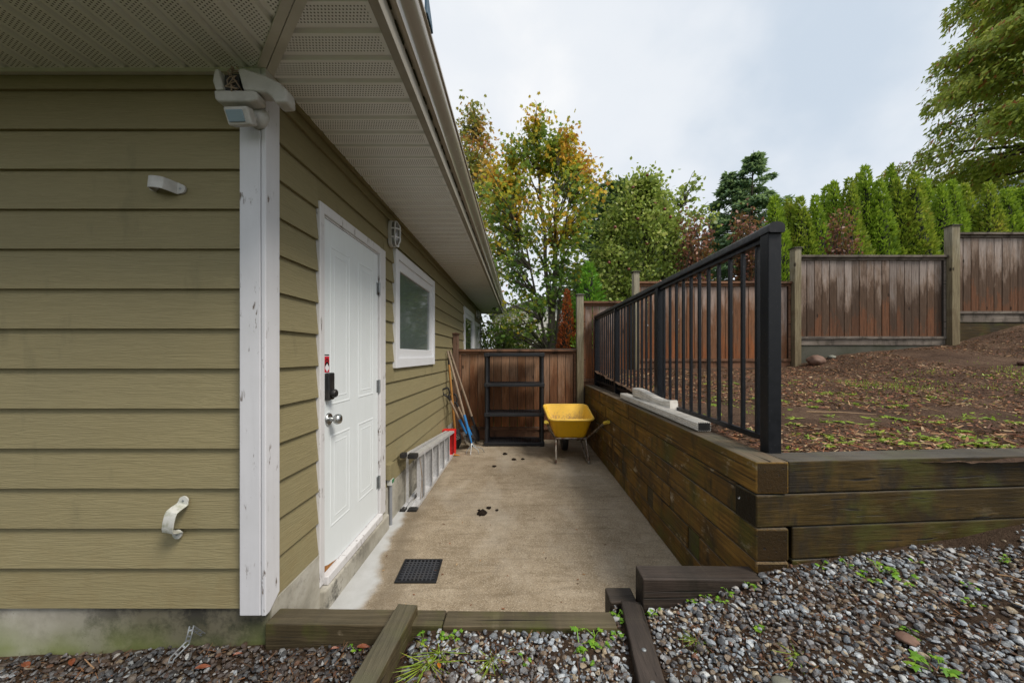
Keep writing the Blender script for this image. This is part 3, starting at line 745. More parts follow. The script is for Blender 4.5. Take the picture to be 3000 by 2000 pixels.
# deadbolt
m = MB(); m.box(DXf, DXf + 0.028, 2.053, 2.115, 1.128, 1.280)
db = m.build('deadbolt', BLK, door, bevel=0.006); db['label'] = 'black keypad deadbolt'
m = MB(); m.lathe([(0.021, 0.0), (0.024, 0.006), (0.024, 0.02), (0.019, 0.027), (0.0, 0.028)], (DXf + 0.028, 2.080, 1.165), (1, 0, 0), 20); m.build('thumb_turn', BLK, db, smooth=True)
# knob
m = MB(); m.lathe([(0.036, 0.0), (0.036, 0.004), (0.032, 0.010), (0.014, 0.013), (0.012, 0.030), (0.014, 0.034), (0.024, 0.040), (0.029, 0.050), (0.029, 0.062), (0.022, 0.072), (0.010, 0.076), (0, 0.0765)], (DXf, 2.093, 1.018), (1, 0, 0), 24)
m.build('door_knob', STEEL, door, smooth=True)
# sticker: red strip, black chevrons, pale drop, black line of print
sx = DXf + 0.0012
RED = flat('sticker_red', (0.55, 0.01, 0.03), 0.4, var=0.05); WHT = flat('sticker_white', (0.75, 0.75, 0.78), 0.4, var=0.02); INK = flat('sticker_ink', (0.02, 0.015, 0.015), 0.4, var=0.05)
st = MB().box(DXf, sx, 2.054, 2.104, 1.283, 1.372).build('sticker', RED, door); st['label'] = 'small red sticker with black chevrons and a pale drop'
def yz_poly(pts, x0, x1): return MB().prism(pts, 'x', x0, x1)
yc = 2.079
for k, zz in enumerate((1.362, 1.347)):
    yz_poly([(yc, zz), (yc + 0.020, zz - 0.014), (yc + 0.020, zz - 0.021), (yc, zz - 0.008), (yc - 0.020, zz - 0.021), (yc - 0.020, zz - 0.014)], sx, sx + 0.0006).build('chevron', INK, st)
yz_poly([(yc, 1.343), (yc + 0.0235, 1.325), (yc + 0.0235, 1.312), (yc, 1.330), (yc - 0.0235, 1.312), (yc - 0.0235, 1.325)], sx, sx + 0.0006).build('chevron', INK, st)
yz_poly([(yc, 1.332), (yc + 0.021, 1.312), (yc + 0.018, 1.300), (yc, 1.286), (yc - 0.018, 1.300), (yc - 0.021, 1.312)], sx, sx + 0.0009).build('drop', WHT, st)
MB().box(DXf, sx, 2.055, 2.103, 1.377, 1.383).build('print_line', INK, st)
# rust along door foot
RUSTP = flat('rust_stain', (0.36, 0.15, 0.03), 0.8, var=0.4, scale=40)
m = MB(); m.prism([(2.041, 0.174), (2.19, 0.174), (2.15, 0.183), (2.09, 0.196), (2.041, 0.214)], 'x', DXf, DXf + 0.0008); m.build('rust_stain', RUSTP, door)
# ----- windows
def window(y0, y1, z0, z1, tw, fw, glass, bottom=None):
    w = MB(); x0, x1 = HX - 0.02, -1.056
    w.box(x0, x1, y0, y0 + tw, z0, z1); w.box(x0, x1, y1 - tw, y1, z0, z1)
    w.box(x0, x1 - 0.001, y0 + tw, y1 - tw, z1 - tw, z1); w.box(x0, x1 - 0.001, y0 + tw, y1 - tw, z0, z0 + (bottom or tw))
    o = w.build('window', WINW, house, bevel=0.003)
    b = bottom or tw
    f = MB(); fx = x1 - 0.018
    a0, a1, c0, c1 = y0 + tw, y1 - tw, z0 + b, z1 - tw
    f.box(x0, fx, a0, a0 + fw, c0, c1); f.box(x0, fx, a1 - fw, a1, c0, c1); f.box(x0, fx - .001, a0 + fw, a1 - fw, c0, c0 + fw); f.box(x0, fx - .001, a0 + fw, a1 - fw, c1 - fw, c1)
    f.build('window_frame', WINW, o, bevel=0.003)
    MB().box(x0, fx - 0.02, a0 + fw, a1 - fw, c0 + fw, c1 - fw).build('pane', glass, o)
    return o
w1 = window(3.17, 4.63, 1.266, 2.295, 0.075, 0.085, GLASS, 0.085)
w1['label'] = 'window with frosted grey-green glass'
window(7.17, 8.72, 0.85, 2.325, 0.10, 0.09, GLASS2)
window(8.80, 9.90, 0.30, 2.19, 0.10, 0.06, m_white('far_white_panel', (0.6, 0.62, 0.63), 0.85, 0.05, 0.02))

# ------------------------------------------------------------------ fittings on the house
def bulkhead(loc, label, small=1.0):
    x, y, z = loc
    t = thing('wall_light', label, 'wall light', (x, y, z))
    def oval(w, h, n=28): return [(y + math.copysign(abs(math.cos(a)) ** 0.62, math.cos(a)) * w, z + math.copysign(abs(math.sin(a)) ** 0.62, math.sin(a)) * h) for a in [2*math.pi*k/n for k in range(n)]]
    MB().prism(oval(0.058*small, 0.108*small), 'x', x, x + 0.030).build('base', PLW, t, bevel=0.004)
    m = MB(); rings = [(0.052, 0.100, 0.030), (0.050, 0.098, 0.055), (0.040, 0.086, 0.070), (0.02, 0.05, 0.076)]
    vs = []; n = 28; fs = []
    for (w, h, dx) in rings: vs += [(x + dx, a, b) for a, b in oval(w*small, h*small)]
    for l in range(len(rings)-1):
        for k in range(n): fs.append((l*n+k, l*n+(k+1) % n, (l+1)*n+(k+1) % n, (l+1)*n+k))
    fs.append(tuple(range((len(rings)-1)*n, len(rings)*n))); m.add(vs, fs); m.build('lens', LENS, t, smooth='all')
    c = MB()
    pts = [(x + 0.058, a, b) for a, b in oval(0.054*small, 0.102*small)]; c.tube(pts + [pts[0]], 0.005, 6)
    for zz in (-0.035, 0.035):
        c.tube([(x + 0.03, y - 0.054*small, z + zz), (x + 0.062, y - 0.050*small, z + zz), (x + 0.081, y - 0.02, z + zz), (x + 0.081, y + 0.02, z + zz), (x + 0.062, y + 0.050*small, z + zz), (x + 0.03, y + 0.054*small, z + zz)], 0.0062, 6)
    c.tube([(x + 0.03, y, z - 0.104*small), (x + 0.06, y, z - 0.100*small), (x + 0.083, y, z - 0.06*small), (x + 0.083, y, z + 0.06*small), (x + 0.06, y, z + 0.100*small), (x + 0.03, y, z + 0.104*small)], 0.0062, 6)
    c.build('cage', WINW, t, smooth=True)
bulkhead((-1.078, 3.085, 2.385), 'oval white caged wall light above the frosted window')
bulkhead((-1.078, 9.25, 2.40), 'small far white caged wall light under the eave end', 0.85)

def P(px, py, y): return ((px - 1193.0) * y / 850.0, y, CAMZ + (815.0 - py) * y / 850.0)
# security light with twin lamp heads and a motion sensor, on the corner board
t = thing('security_light', 'broken white twin security light with motion sensor on the corner board', 'security light', (-1.08, 1.53, 2.40))
m = MB(); m.lathe([(0.043, 0), (0.043, 0.012), (0.036, 0.026), (0.02, 0.036), (0, 0.037)], (-1.075, 1.534, 2.355), (-0.1, -1, 0), 22); m.build('base_plate', PLW, t, smooth=True)
hood = [(-1.108, 2.502), (-1.085, 2.505), (-1.000, 2.478), (-0.945, 2.450), (-0.915, 2.425), (-0.912, 2.372), (-0.960, 2.369), (-0.972, 2.392), (-0.995, 2.410), (-1.085, 2.418)]
m = MB(); m.prism(hood, 'y', 1.45, 1.515); m.build('lamp_hood', PLW, t, bevel=0.010, segs=3)
m = MB(); m.prism([(-1.196, 2.500), (-1.180, 2.503), (-1.158, 2.420), (-1.192, 2.418), (-1.204, 2.455)], 'y', 1.45, 1.51); m.build('lamp_hood', PLW, t, bevel=0.006, segs=3)
m = MB(); m.prism([(-1.196, 2.415), (-1.040, 2.414), (-1.022, 2.404), (-1.024, 2.378), (-1.060, 2.370), (-1.180, 2.370), (-1.192, 2.384)], 'y', 1.445, 1.50); m.build('lamp_arm', PLW, t, bevel=0.008, segs=3)
m = MB(); m.obox((-1.135, 1.475, 2.455), (1,0,0.1), (0,1,0), (0,0,1), 0.030, 0.015, 0.032); m.build('socket', BLK, t, bevel=0.004)
m = MB(); rnd = random.Random(5)
for k in range(6):
    p = [(-1.125 + rnd.uniform(-.025,.022), 1.455 + rnd.uniform(-.012,.02), 2.515 - 0.02*j + rnd.uniform(-.012,.012)) for j in range(6)]
    m.tube(p, 0.0028, 5)
m.build('loose_wire', GRWOOD, t, smooth=True)
sc = Vector((-1.095, 1.455, 2.315)); ax = Vector((0.97, 0.10, 0.10)).normalized(); fw = Vector((0.05, -0.9, -0.40)); fw = (fw - ax*fw.dot(ax)).normalized(); up = ax.cross(fw).normalized()
m = MB(); m.obox(sc, ax, fw, up, 0.044, 0.025, 0.032); sen = m.build('sensor', PLW, t, bevel=0.008, segs=3)
m = MB(); m.obox(sc + fw * 0.026 - ax * 0.006, ax, fw, up, 0.030, 0.004, 0.021); m.build('sensor_lens', SENS, sen, bevel=0.003)
m = MB(); m.tube([sc - fw*0.02, (-1.075, 1.50, 2.345)], 0.018, 10); m.build('sensor_arm', PLW, t)

def strap_bracket(name, label, c, along, width_dir, L, p, w, th, tabs, mat):
    """flat strap bent into a bridge: tab - leg - band - leg - tab; out of the wall = -y"""
    c = Vector(c); a = Vector(along).normalized(); wd = Vector(width_dir).normalized(); out = Vector((0, -1, 0))
    t = thing(name, label, 'bracket', c)
    h = L / 2
    path = [(-h - tabs, 0.003), (-h, 0.003), (-h + 0.006, 0.008), (-h + 0.012, p*0.6), (-h + 0.02, p*0.93), (-h + 0.032, p), (0, p*1.03), (h - 0.032, p), (h - 0.02, p*0.93), (h - 0.012, p*0.6), (h - 0.006, 0.008), (h, 0.003), (h + tabs, 0.003)]
    vs = []; fs = []; n = len(path)
    for i, (u, o) in enumerate(path):
        d_ = Vector((path[min(i+1, n-1)][0] - path[max(i-1, 0)][0], path[min(i+1, n-1)][1] - path[max(i-1, 0)][1])).normalized()
        nr = Vector((-d_.y, d_.x))
        ww = w/2 * (0.82 if i in (0, n-1) else 1.0)
        for s_ in (-1, 1):
            for q in (0, 1):
                vs.append(c + a * (u + nr.x*th*q) + out * (o + nr.y*th*q) + wd * ww * s_)
    for i in range(n-1):
        b = i*4
        fs += [(b, b+1, b+5, b+4), (b+2, b+6, b+7, b+3), (b+1, b+3, b+7, b+5), (b, b+4, b+6, b+2)]
    fs += [(0, 2, 3, 1), ((n-1)*4, (n-1)*4+1, (n-1)*4+3, (n-1)*4+2)]
    MB().add(vs, fs).build('strap', mat, t, bevel=0.004, smooth=True)
    for s_ in (-1, 1):
        cc = c + a * s_ * (h + tabs)
        MB().lathe([(w/2*0.82, -0.001), (w/2*0.82, 0.006), (0, 0.0065)], cc + out*0.002, out, 20).build('tab', mat, t, smooth=True)
        MB().lathe([(0.0045, 0), (0.0045, 0.0015), (0, 0.002)], cc + out*0.008, out, 10).build('screw', GALV, t)
    return t
strap_bracket('pipe_bracket', 'clean white strap bracket high on the olive front wall', (-1.481, 1.562, 2.083), (1, 0, -0.10), (0.10, 0, 1), 0.095, 0.058, 0.048, 0.005, 0.010, PLW)
strap_bracket('pipe_bracket', 'mossy white strap bracket low on the olive front wall', (-1.424, 1.560, 0.698), (0.19, 0, 1), (1, 0, -0.19), 0.120, 0.055, 0.046, 0.005, 0.012, MOSSW)
# perforated strap hanging from the foundation into the gravel
path = [P(466, 1456, 1.56), P(452, 1447, 1.545), P(440, 1438, 1.53), P(436, 1455, 1.52), P(430, 1476, 1.515), P(414, 1492, 1.50), P(396, 1510, 1.485), P(388, 1530, 1.475), P(381, 1550, 1.46)]
m = MB(); pts = [Vector(p) for p in path]
for i in range(len(pts)-1):
    a, b = pts[i], pts[i+1]; d_ = (b-a); Lh = d_.length; d_.normalize(); sd_ = d_.cross(Vector((0.2, -1, 0.1))).normalized(); up = sd_.cross(d_)
    k = max(1, int(Lh / 0.016))
    for s_ in (-1, 1): m.obox((a+b)/2 + sd_ * 0.0075 * s_, d_, sd_, up, Lh/2 + 0.002, 0.0022, 0.0008)
    for j in range(k): m.obox(a + d_ * Lh * (j + 0.5) / k, d_, sd_, up, 0.003, 0.006, 0.0007)
tag(m.build('perforated_strap', GALV), 'bent galvanised perforated strap hanging from the foundation into gravel', 'metal strap')
# conduit box next to the door
t = thing('electrical_box', 'olive painted box with grey conduit beside the white door', 'electrical box', (-1.05, 3.02, 0.0))
MB().box(-1.078, -1.035, 2.965, 3.055, 0.375, 0.50).build('box', SIDING, t, bevel=0.004)
MB().box(-1.078, -1.042, 3.056, 3.066, 0.38, 0.495).build('cover', PLW, t, bevel=0.002)
MB().box(-1.070, -1.030, 2.985, 3.040, 0.325, 0.374).build('coupling', flat('green_white_coupling', (0.5, 0.5, 0.47), 0.5), t, bevel=0.004)
MB().box(-1.0295, -1.026, 2.990, 3.035, 0.345, 0.372).build('coupling_label', flat('green_label', (0.03, 0.20, 0.08), 0.4), t)
MB().tube([(-1.048, 3.012, 0.33), (-1.048, 3.012, 0.0)], 0.013, 12).build('conduit', flat('grey_conduit', (0.22, 0.23, 0.25), 0.5), t, smooth=True)
# clip on the gutter lip
m = MB(); m.prism([(1.50, 2.765), (1.60, 2.765), (1.585, 2.79), (1.52, 2.845), (1.50, 2.845)], 'x', -0.385, -0.372)
tag(m.build('plastic_clip', flat('dark_blue_plastic', (0.03, 0.08, 0.13), 0.5), bevel=0.003), 'small dark blue plastic clip stuck on the gutter lip', 'clip')

# ------------------------------------------------------------------ fence
FY = 6.05
fence = thing('wooden_fence', 'stepped cedar board fence with capped posts behind the patio and garden', 'fence', (3.5, FY, 0.0))
PAN = [(-0.985, 0.925, 1.470, 0.200, 0.00, FW, FRAIL), (1.035, 1.835, 2.253, 0.985, 0.86, FM, FRAIL), (1.935, 4.425, 2.573, 1.315, 1.16, FM, FRAIL),
       (4.538, 6.955, 3.000, 1.680, 1.54, FG, FRAILG), (7.090, 9.60, 3.368, 2.090, 1.915, FG, FRAILG), (9.74, 12.1, 3.70, 2.45, 2.28, FG, FRAILG)]
rnd = random.Random(11)
for (x0, x1, zt, zb, zk, bm_, rm_) in PAN:
    m = MB()
    m.box(x0, x1, FY - 0.055, FY + 0.085, zt - 0.035, zt)            # cap
    m.box(x0, x1, FY - 0.018, FY + 0.048, zt - 0.075, zt - 0.036)    # upper nailer
    m.box(x0, x1, FY - 0.030, FY + 0.062, zb - 0.040, zb + 0.002)    # lower rail
    m.box(x0, x0 + 0.040, FY - 0.022, FY + 0.050, zb + 0.003, zt - 0.077)
    m.box(x1 - 0.040, x1, FY - 0.022, FY + 0.050, zb + 0.003, zt - 0.077)
    panel = m.build('fence_panel', rm_, fence, bevel=0.004)
    w = x1 - x0 - 0.084; n = max(3, round(w / 0.126)); bw = w / n; xx = x0 + 0.042
    sh = None
    for k in range(n):
        o = MB().box(-bw/2 + 0.0045, bw/2 - 0.0045, -0.009, 0.009, 0, zt - zb - 0.08).build('fence_board', bm_, panel, bevel=0.002) if sh is None else sh.copy()
        if sh is None: sh = o
        else: link(o, panel)
        o.location = (xx + (k + 0.5) * bw, FY + 0.014 + rnd.uniform(-0.004, 0.004), zb + 0.0035)
    MB().box(x0 + 0.002, x1 - 0.002, FY - 0.010, FY + 0.028, zk, zb - 0.041).build('kick_board', rm_ if rm_ is FRAIL else FRAILG, panel, bevel=0.003)
for (x0, x1, zt, mt, zb) in [(-1.072, -0.987, 1.715, POSTB, -0.1), (0.927, 1.033, 2.345, POSTM, -0.1), (1.840, 1.932, 2.713, POSTM, 0.8), (4.430, 4.535, 3.100, POSTM, 0.9), (6.960, 7.088, 3.462, POSTM, 1.2), (9.61, 9.735, 3.8, POSTM, 1.6)]:
    p = MB().box(x0, x1, FY - 0.10, FY + 0.02, zb, zt).build('post', mt, fence, bevel=0.004)
    cx = (x0 + x1)/2; hw = (x1 - x0)/2 + 0.018; cy = FY - 0.04; hd = 0.078
    c = MB(); c.box(cx - hw, cx + hw, cy - hd, cy + hd, zt, zt + 0.012)
    c.add([(cx-hw, cy-hd, zt+0.012), (cx+hw, cy-hd, zt+0.012), (cx+hw, cy+hd, zt+0.012), (cx-hw, cy+hd, zt+0.012), (cx, cy, zt+0.032)], [(0,1,4), (1,2,4), (2,3,4), (3,0,4)])
    c.build('post_cap', CAPM if mt is POSTM else POSTB, p)
fw_ = thing('footing_wall', 'low dark concrete footing under the grey fence panels', 'wall', (7, FY + 0.1, 1.0))
MB().box(4.536, 6.958, FY + 0.005, FY + 0.18, 0.9, 1.538).build('footing', m_plastic('mossy_dark_concrete', (0.062, 0.060, 0.044), 0.8, (0.022, 0.028, 0.010), 0.9, 3), fw_, bevel=0.006)
MB().box(7.089, 12.2, FY + 0.004, FY + 0.17, 1.2, 1.912).build('footing', TIMBF, fw_, bevel=0.006)

# ------------------------------------------------------------------ timber retaining wall
RX0, RX1, RY0 = 1.064, 1.212, 1.66
CH = 0.1505
rw = thing('retaining_wall', 'dark stacked-timber retaining wall between the patio and the raised garden', 'retaining wall', (1.14, 3.8, 0.0))
rnd = random.Random(21)
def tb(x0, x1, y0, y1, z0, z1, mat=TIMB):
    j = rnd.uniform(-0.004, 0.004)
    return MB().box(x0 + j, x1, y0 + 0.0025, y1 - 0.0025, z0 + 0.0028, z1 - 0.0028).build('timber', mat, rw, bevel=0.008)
ANG = R(4.5); ca, sa = math.cos(ANG), math.sin(ANG)
def tf(u0, u1, z0, z1, mat=TIMBF, v0=0.0, v1=0.148):
    """front-wall timber: u along the face from the corner, v into the bank"""
    def Q(u, v): return (RX0 + u*ca - v*sa, RY0 + u*sa + v*ca)
    m = MB(); p = [Q(u0, v0), Q(u1, v0), Q(u1, v1), Q(u0, v1)]
    m.add([(*q, z0 + 0.003) for q in p] + [(*q, z1 - 0.003) for q in p], [(0,3,2,1), (4,5,6,7), (0,1,5,4), (1,2,6,5), (2,3,7,6), (3,0,4,7)])
    return m.build('timber', mat, rw, bevel=0.006)
rows = [
    [(1.66, 3.05), (3.05, 5.49), (5.49, 6.0)],
    [(1.66, 2.20), 'd', (2.34, 2.95), 'd', (3.09, 3.72), 'd', (3.86, 5.2), (5.2, 6.0)],
    [(1.66, 2.62), (2.62, 4.2), (4.2, 6.0)],
    [(1.66, 3.4), (3.4, 5.1), (5.1, 6.0)],
    [(1.815, 4.56), (4.56, 6.0)],
    [(1.66, 3.60), (3.60, 6.0)]]
for r_, row in enumerate(rows):
    z0, z1 = r_ * CH, (r_ + 1) * CH
    last = None
    for it in row:
        if it == 'd':
            o = MB().box(RX0 + 0.004, RX0 + 0.6, last + 0.002, last + 0.138, z0 + 0.003, z1 - 0.003).build('deadman_end', TIMBEY, rw, bevel=0.004)
        else:
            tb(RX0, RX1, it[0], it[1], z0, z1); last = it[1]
# front courses (top, middle, low) seen above the gravel
tf(0.152, 2.5, 5*CH, 6*CH); tf(2.504, 4.6, 5*CH, 6*CH)
tf(0.0, 2.05, 4*CH, 5*CH); tf(2.054, 4.6, 4*CH, 5*CH)
tf(0.175, 1.62, 3*CH, 4*CH, v0=0.004); tf(1.624, 4.6, 3*CH, 4*CH, v0=0.004)
tf(0.175, 2.4, 2*CH, 3*CH, v0=0.004); tf(2.404, 4.6, 2*CH, 3*CH, v0=0.004)
tf(0.160, 4.6, 0.0, 2*CH, v0=0.006)
tag(MB().tube([(1.0575, 1.79, 0.735), (1.057, 1.788, 0.70), (1.056, 1.782, 0.690), (1.056, 1.775, 0.692), (1.057, 1.772, 0.702)], 0.0025, 6).build('wire_hook', WHT, smooth=True), 'small white wire hook in the gap near the retaining wall corner', 'hook')

# ------------------------------------------------------------------ edging timbers at the patio step
def timber(label, a, b, w, h, mat, ends=None):
    """a,b: centre line at the top face; w wide, h deep"""
    a = Vector(a); b = Vector(b)
    dz = Vector((0, 0, -h/2))
    o = MB().beam(a + dz, b + dz, w, h).build('landscape_timber', mat, bevel=0.006)
    return tag(o, label, 'timber', 'edging timbers along the gravel')
timber('long mossy edging timber across the patio front from the house corner', (-1.060, 1.590, 0.262), (-0.32, 1.580, 0.260), 0.098, 0.24, TIMBE)
timber('straight brown edging timber between the two slanting timbers at the patio front', (-0.318, 1.578, 0.259), (0.405, 1.572, 0.258), 0.098, 0.24, TIMBE)
timber('lichen-grey timber slanting down through the gravel on the left', (-0.484, 1.610, 0.300), (-0.595, 0.55, 0.262), 0.090, 0.088, TIMBEY)
slant = timber('dark wet timber slanting through the gravel on the right with two bolt heads', (0.498, 1.655, 0.285), (0.372, 0.45, 0.190), 0.090, 0.11, TIMBBY)
timber('short black timber block at the patio corner under the upper step', (0.408, 1.715, 0.272), (0.53, 1.715, 0.272), 0.105, 0.26, TIMBB)
timber('short black step timber butting the retaining wall corner', (0.540, 1.672, 0.402), (1.066, 1.668, 0.400), 0.110, 0.30, TIMBB)
for (bx_, by_, bz_) in ((0.4713, 1.40, 0.2655), (0.4577, 1.27, 0.2553)):
    MB().lathe([(0.009, -0.004), (0.009, 0.002), (0.005, 0.004), (0, 0.0045)], (bx_, by_, bz_), (0, 0, 1), 12).build('bolt_head', GALV, slant)

# ------------------------------------------------------------------ railing
rail = thing('railing', 'black metal guard railing with square balusters on the retaining wall', 'railing', (1.247, 3.9, 0.9))
XR = 1.2475; HWP = 0.0325; ZT = CAMZ + 0.642; ZB = 0.945
py = [1.8385, 3.29, 4.74, 5.985]
for i, yv in enumerate(py):
    p = MB().box(XR - HWP, XR + HWP, yv - HWP, yv + HWP, 0.80 if i else 0.86, ZT - 0.045).build('post', RAIL, rail, bevel=0.004)
prof = [(-0.037, 0.0), (-0.037, 0.026), (-0.032, 0.036), (-0.020, 0.043), (0.0, 0.046), (0.020, 0.043), (0.032, 0.036), (0.037, 0.026), (0.037, 0.0), (0.030, -0.004), (-0.030, -0.004)]
MB().prism([(XR + a, ZT - 0.044 + b) for a, b in prof], 'y', 1.797, 6.02).build('top_rail', RAIL, rail, smooth=True)
MB().prism([(XR + a*1.04, ZT - 0.044 + b*1.05) for a, b in prof], 'y', 1.790, 1.870).build('end_cap', RAIL, rail, smooth=True)
bal = None
for i in range(3):
    a, b = py[i] + HWP, py[i+1] - HWP
    MB().box(XR - 0.015, XR + 0.015, a, b, ZB, ZB + 0.028).build('bottom_rail', RAIL, rail, bevel=0.003)
    MB().box(XR - 0.017, XR + 0.017, a, b, ZT - 0.075, ZT - 0.049).build('upper_channel', RAIL, rail, bevel=0.003)
    n = 11 if i < 2 else 10
    for k in range(n):
        yv = a + (b - a) * (k + 0.55) / (n + 0.1)
        if bal is None: o = bal = MB().box(-0.0095, 0.0095, -0.0095, 0.0095, 0, ZT - 0.076 - ZB - 0.029).build('baluster', RAIL, rail, bevel=0.002)
        else: o = bal.copy(); link(o, rail)
        o.location = (XR, yv, ZB + 0.0285)

# ------------------------------------------------------------------ downspout pieces lying on the wall cap
def ribbed(hw, hh, n=5, d_=0.007):
    pts = []
    def side(a, b, nrm, cnt):
        a = Vector(a); b = Vector(b); nrm = Vector(nrm)
        for k in range(cnt):
            t0 = (k + 0.15)/cnt; t1 = (k + 0.38)/cnt; t2 = (k + 0.62)/cnt; t3 = (k + 0.85)/cnt
            for t_, q in ((t0, 0), (t1, -d_), (t2, -d_), (t3, 0)): pts.append(tuple(a + (b-a)*t_ + nrm*q))
    r_ = 0.008
    side((-hw + r_, -hh), (hw - r_, -hh), (0, -1), n); side((hw, -hh + r_), (hw, hh - r_), (1, 0), 3)
    side((hw - r_, hh), (-hw + r_, hh), (0, 1), n); side((-hw, hh - r_), (-hw, -hh + r_), (-1, 0), 3)
    return pts
def sweep(path, prof, up, name, mat, parent, cap0=True, cap1=True, tag_=None):
    pts = [Vector(p) for p in path]; n = len(prof); vs = []; fs = []; up = Vector(up)
    for i, p in enumerate(pts):
        t_ = (pts[min(i+1, len(pts)-1)] - pts[max(i-1, 0)]).normalized(); sx_ = t_.cross(up).normalized(); u2 = sx_.cross(t_)
        vs += [p + sx_*a + u2*b for a, b in prof]
    for i in range(len(pts)-1):
        for k in range(n): fs.append((i*n+k, i*n+(k+1) % n, (i+1)*n+(k+1) % n, (i+1)*n+k))
    if cap0: fs.append(tuple(range(n-1, -1, -1)))
    if cap1: fs.append(tuple(range((len(pts)-1)*n, len(pts)*n)))
    return MB().add(vs, fs).build(name, mat, parent, smooth=True)
zc = 6 * CH
t = thing('downspout', 'long dirty white ribbed downspout lying on the retaining wall cap', 'downspout', (1.14, 3.2, zc))
A = Vector((1.148, 2.30, zc + 0.032)); B = Vector((1.145, 4.05, zc + 0.032))
prof = ribbed(0.044, 0.030)
sweep([A, A + (B-A)*0.5, B], prof, (0, 0, 1), 'pipe', DSPT, t)
sweep([A + Vector((0, -0.0008, 0)), A + Vector((0, -0.002, 0))], [(a*0.93, b*0.90) for a, b in prof], (0, 0, 1), 'open_end', flat('dark_hollow', (0.006, 0.006, 0.006), 0.9), t)
t = thing('downspout_offset', 'short bent ribbed downspout elbow resting on the long downspout', 'downspout', (1.18, 3.3, zc + 0.06))
pp = [(1.150, 3.66, zc + 0.110), (1.158, 3.56, zc + 0.114), (1.166, 3.47, zc + 0.108), (1.180, 3.34, zc + 0.090), (1.192, 3.18, zc + 0.070), (1.200, 3.05, zc + 0.064), (1.206, 2.98, zc + 0.068), (1.212, 2.90, zc + 0.080)]
sweep(pp, ribbed(0.034, 0.044, 4, 0.003), (0, 0, 1), 'elbow', DSPT, t)

# ------------------------------------------------------------------ drain cover
t = thing('drain_cover', 'square black plastic grate set in the patio near the door', 'drain cover', (-0.636, 2.362, 0.0))
m = MB(); c0 = 0.127
def DP(a, b, z): return (-0.636 + a - 0.05*b, 2.362 + b + 0.0*a, z)
fr = MB()
for (a0, a1, b0, b1) in ((-c0, c0, -c0, -c0+0.016), (-c0, c0, c0-0.016, c0), (-c0, -c0+0.016, -c0+0.016, c0-0.016), (c0-0.016, c0, -c0+0.016, c0-0.016)):
    p = [(a0, b0), (a1, b0), (a1, b1), (a0, b1)]
    fr.add([DP(a, b, 0.0015) for a, b in p] + [DP(a, b, 0.012) for a, b in p], [(0,3,2,1), (4,5,6,7), (0,1,5,4), (1,2,6,5), (2,3,7,6), (3,0,4,7)])
fr.build('frame', BLKP, t, bevel=0.003)
g = MB(); nbar = 9; sp = (2*c0 - 0.032) / nbar
for k in range(1, nbar):
    u = -c0 + 0.016 + k*sp
    for (a0, a1, b0, b1) in ((u - 0.0042, u + 0.0042, -c0 + 0.015, c0 - 0.015), (-c0 + 0.015, c0 - 0.015, u - 0.0042, u + 0.0042)):
        p = [(a0, b0), (a1, b0), (a1, b1), (a0, b1)]; zt = 0.0112 if a1 - a0 < 0.02 else 0.0106
        g.add([DP(a, b, 0.003) for a, b in p] + [DP(a, b, zt) for a, b in p], [(0,3,2,1), (4,5,6,7), (0,1,5,4), (1,2,6,5), (2,3,7,6), (3,0,4,7)])
g.build('grid', m_plastic('grate_plastic', (0.040, 0.043, 0.052), 0.35, (0.06, 0.05, 0.04), 0.4, 12), t)
p = [(-c0+.01, -c0+.01), (c0-.01, -c0+.01), (c0-.01, c0-.01), (-c0+.01, c0-.01)]
MB().add([DP(a, b, 0.0012) for a, b in p], [(0,1,2,3)]).build('pit', flat('dark_pit', (0.004, 0.004, 0.004), 0.9), t)

# ------------------------------------------------------------------ dirt clods and leaf on the patio
def clod(loc, r, label, seed, mat=DIRT, cat='dirt clod', name='dirt_clod', group='dirt clods on the patio', flat_=0.55):
    amp = 1.0 if cat == 'dirt clod' else 0.35
    bm = bmesh.new(); bmesh.ops.create_icosphere(bm, subdivisions=3, radius=r)
    for v in bm.verts:
        n = 1 + amp * 0.55 * mnoise.noise(v.co * (2.2 / r) + Vector((seed, seed*2, 0))) + amp * 0.3 * mnoise.noise(v.co * (6 / r) + Vector((seed, 0, 5)))
        v.co *= n; v.co.z *= flat_
    me = bpy.data.meshes.new(name); bm.to_mesh(me); bm.free(); me.materials.append(mat)
    me.polygons.foreach_set('use_smooth', [True]*len(me.polygons))
    o = bpy.data.objects.new(name, me); COL.objects.link(o); o.location = (loc[0], loc[1], loc[2] + r*flat_*0.45)
    return tag(o, label, cat, group)
clod((-0.325, 3.215, 0), 0.040, 'largest dark dirt clod in the middle of the patio', 1.3)
clod((-0.275, 3.33, 0), 0.020, 'small dirt clod just behind the largest clod', 4.1)
clod((-0.20, 3.285, 0), 0.013, 'tiny dirt crumb right of the largest clod', 7.7)
clod((-0.36, 3.29, 0), 0.012, 'tiny dirt crumb left behind the largest clod', 9.1)
clod((-0.199, 5.14, 0), 0.030, 'dirt clod nearest the black shelf', 2.2)
clod((-0.072, 4.87, 0), 0.027, 'left clod of the pair before the black shelf', 3.3)
clod((0.045, 4.89, 0), 0.023, 'right clod of the pair before the black shelf', 5.5)
clod((-0.31, 4.58, 0), 0.026, 'flat lone dirt clod between the shelf and the ladder', 6.6, flat_=0.35)

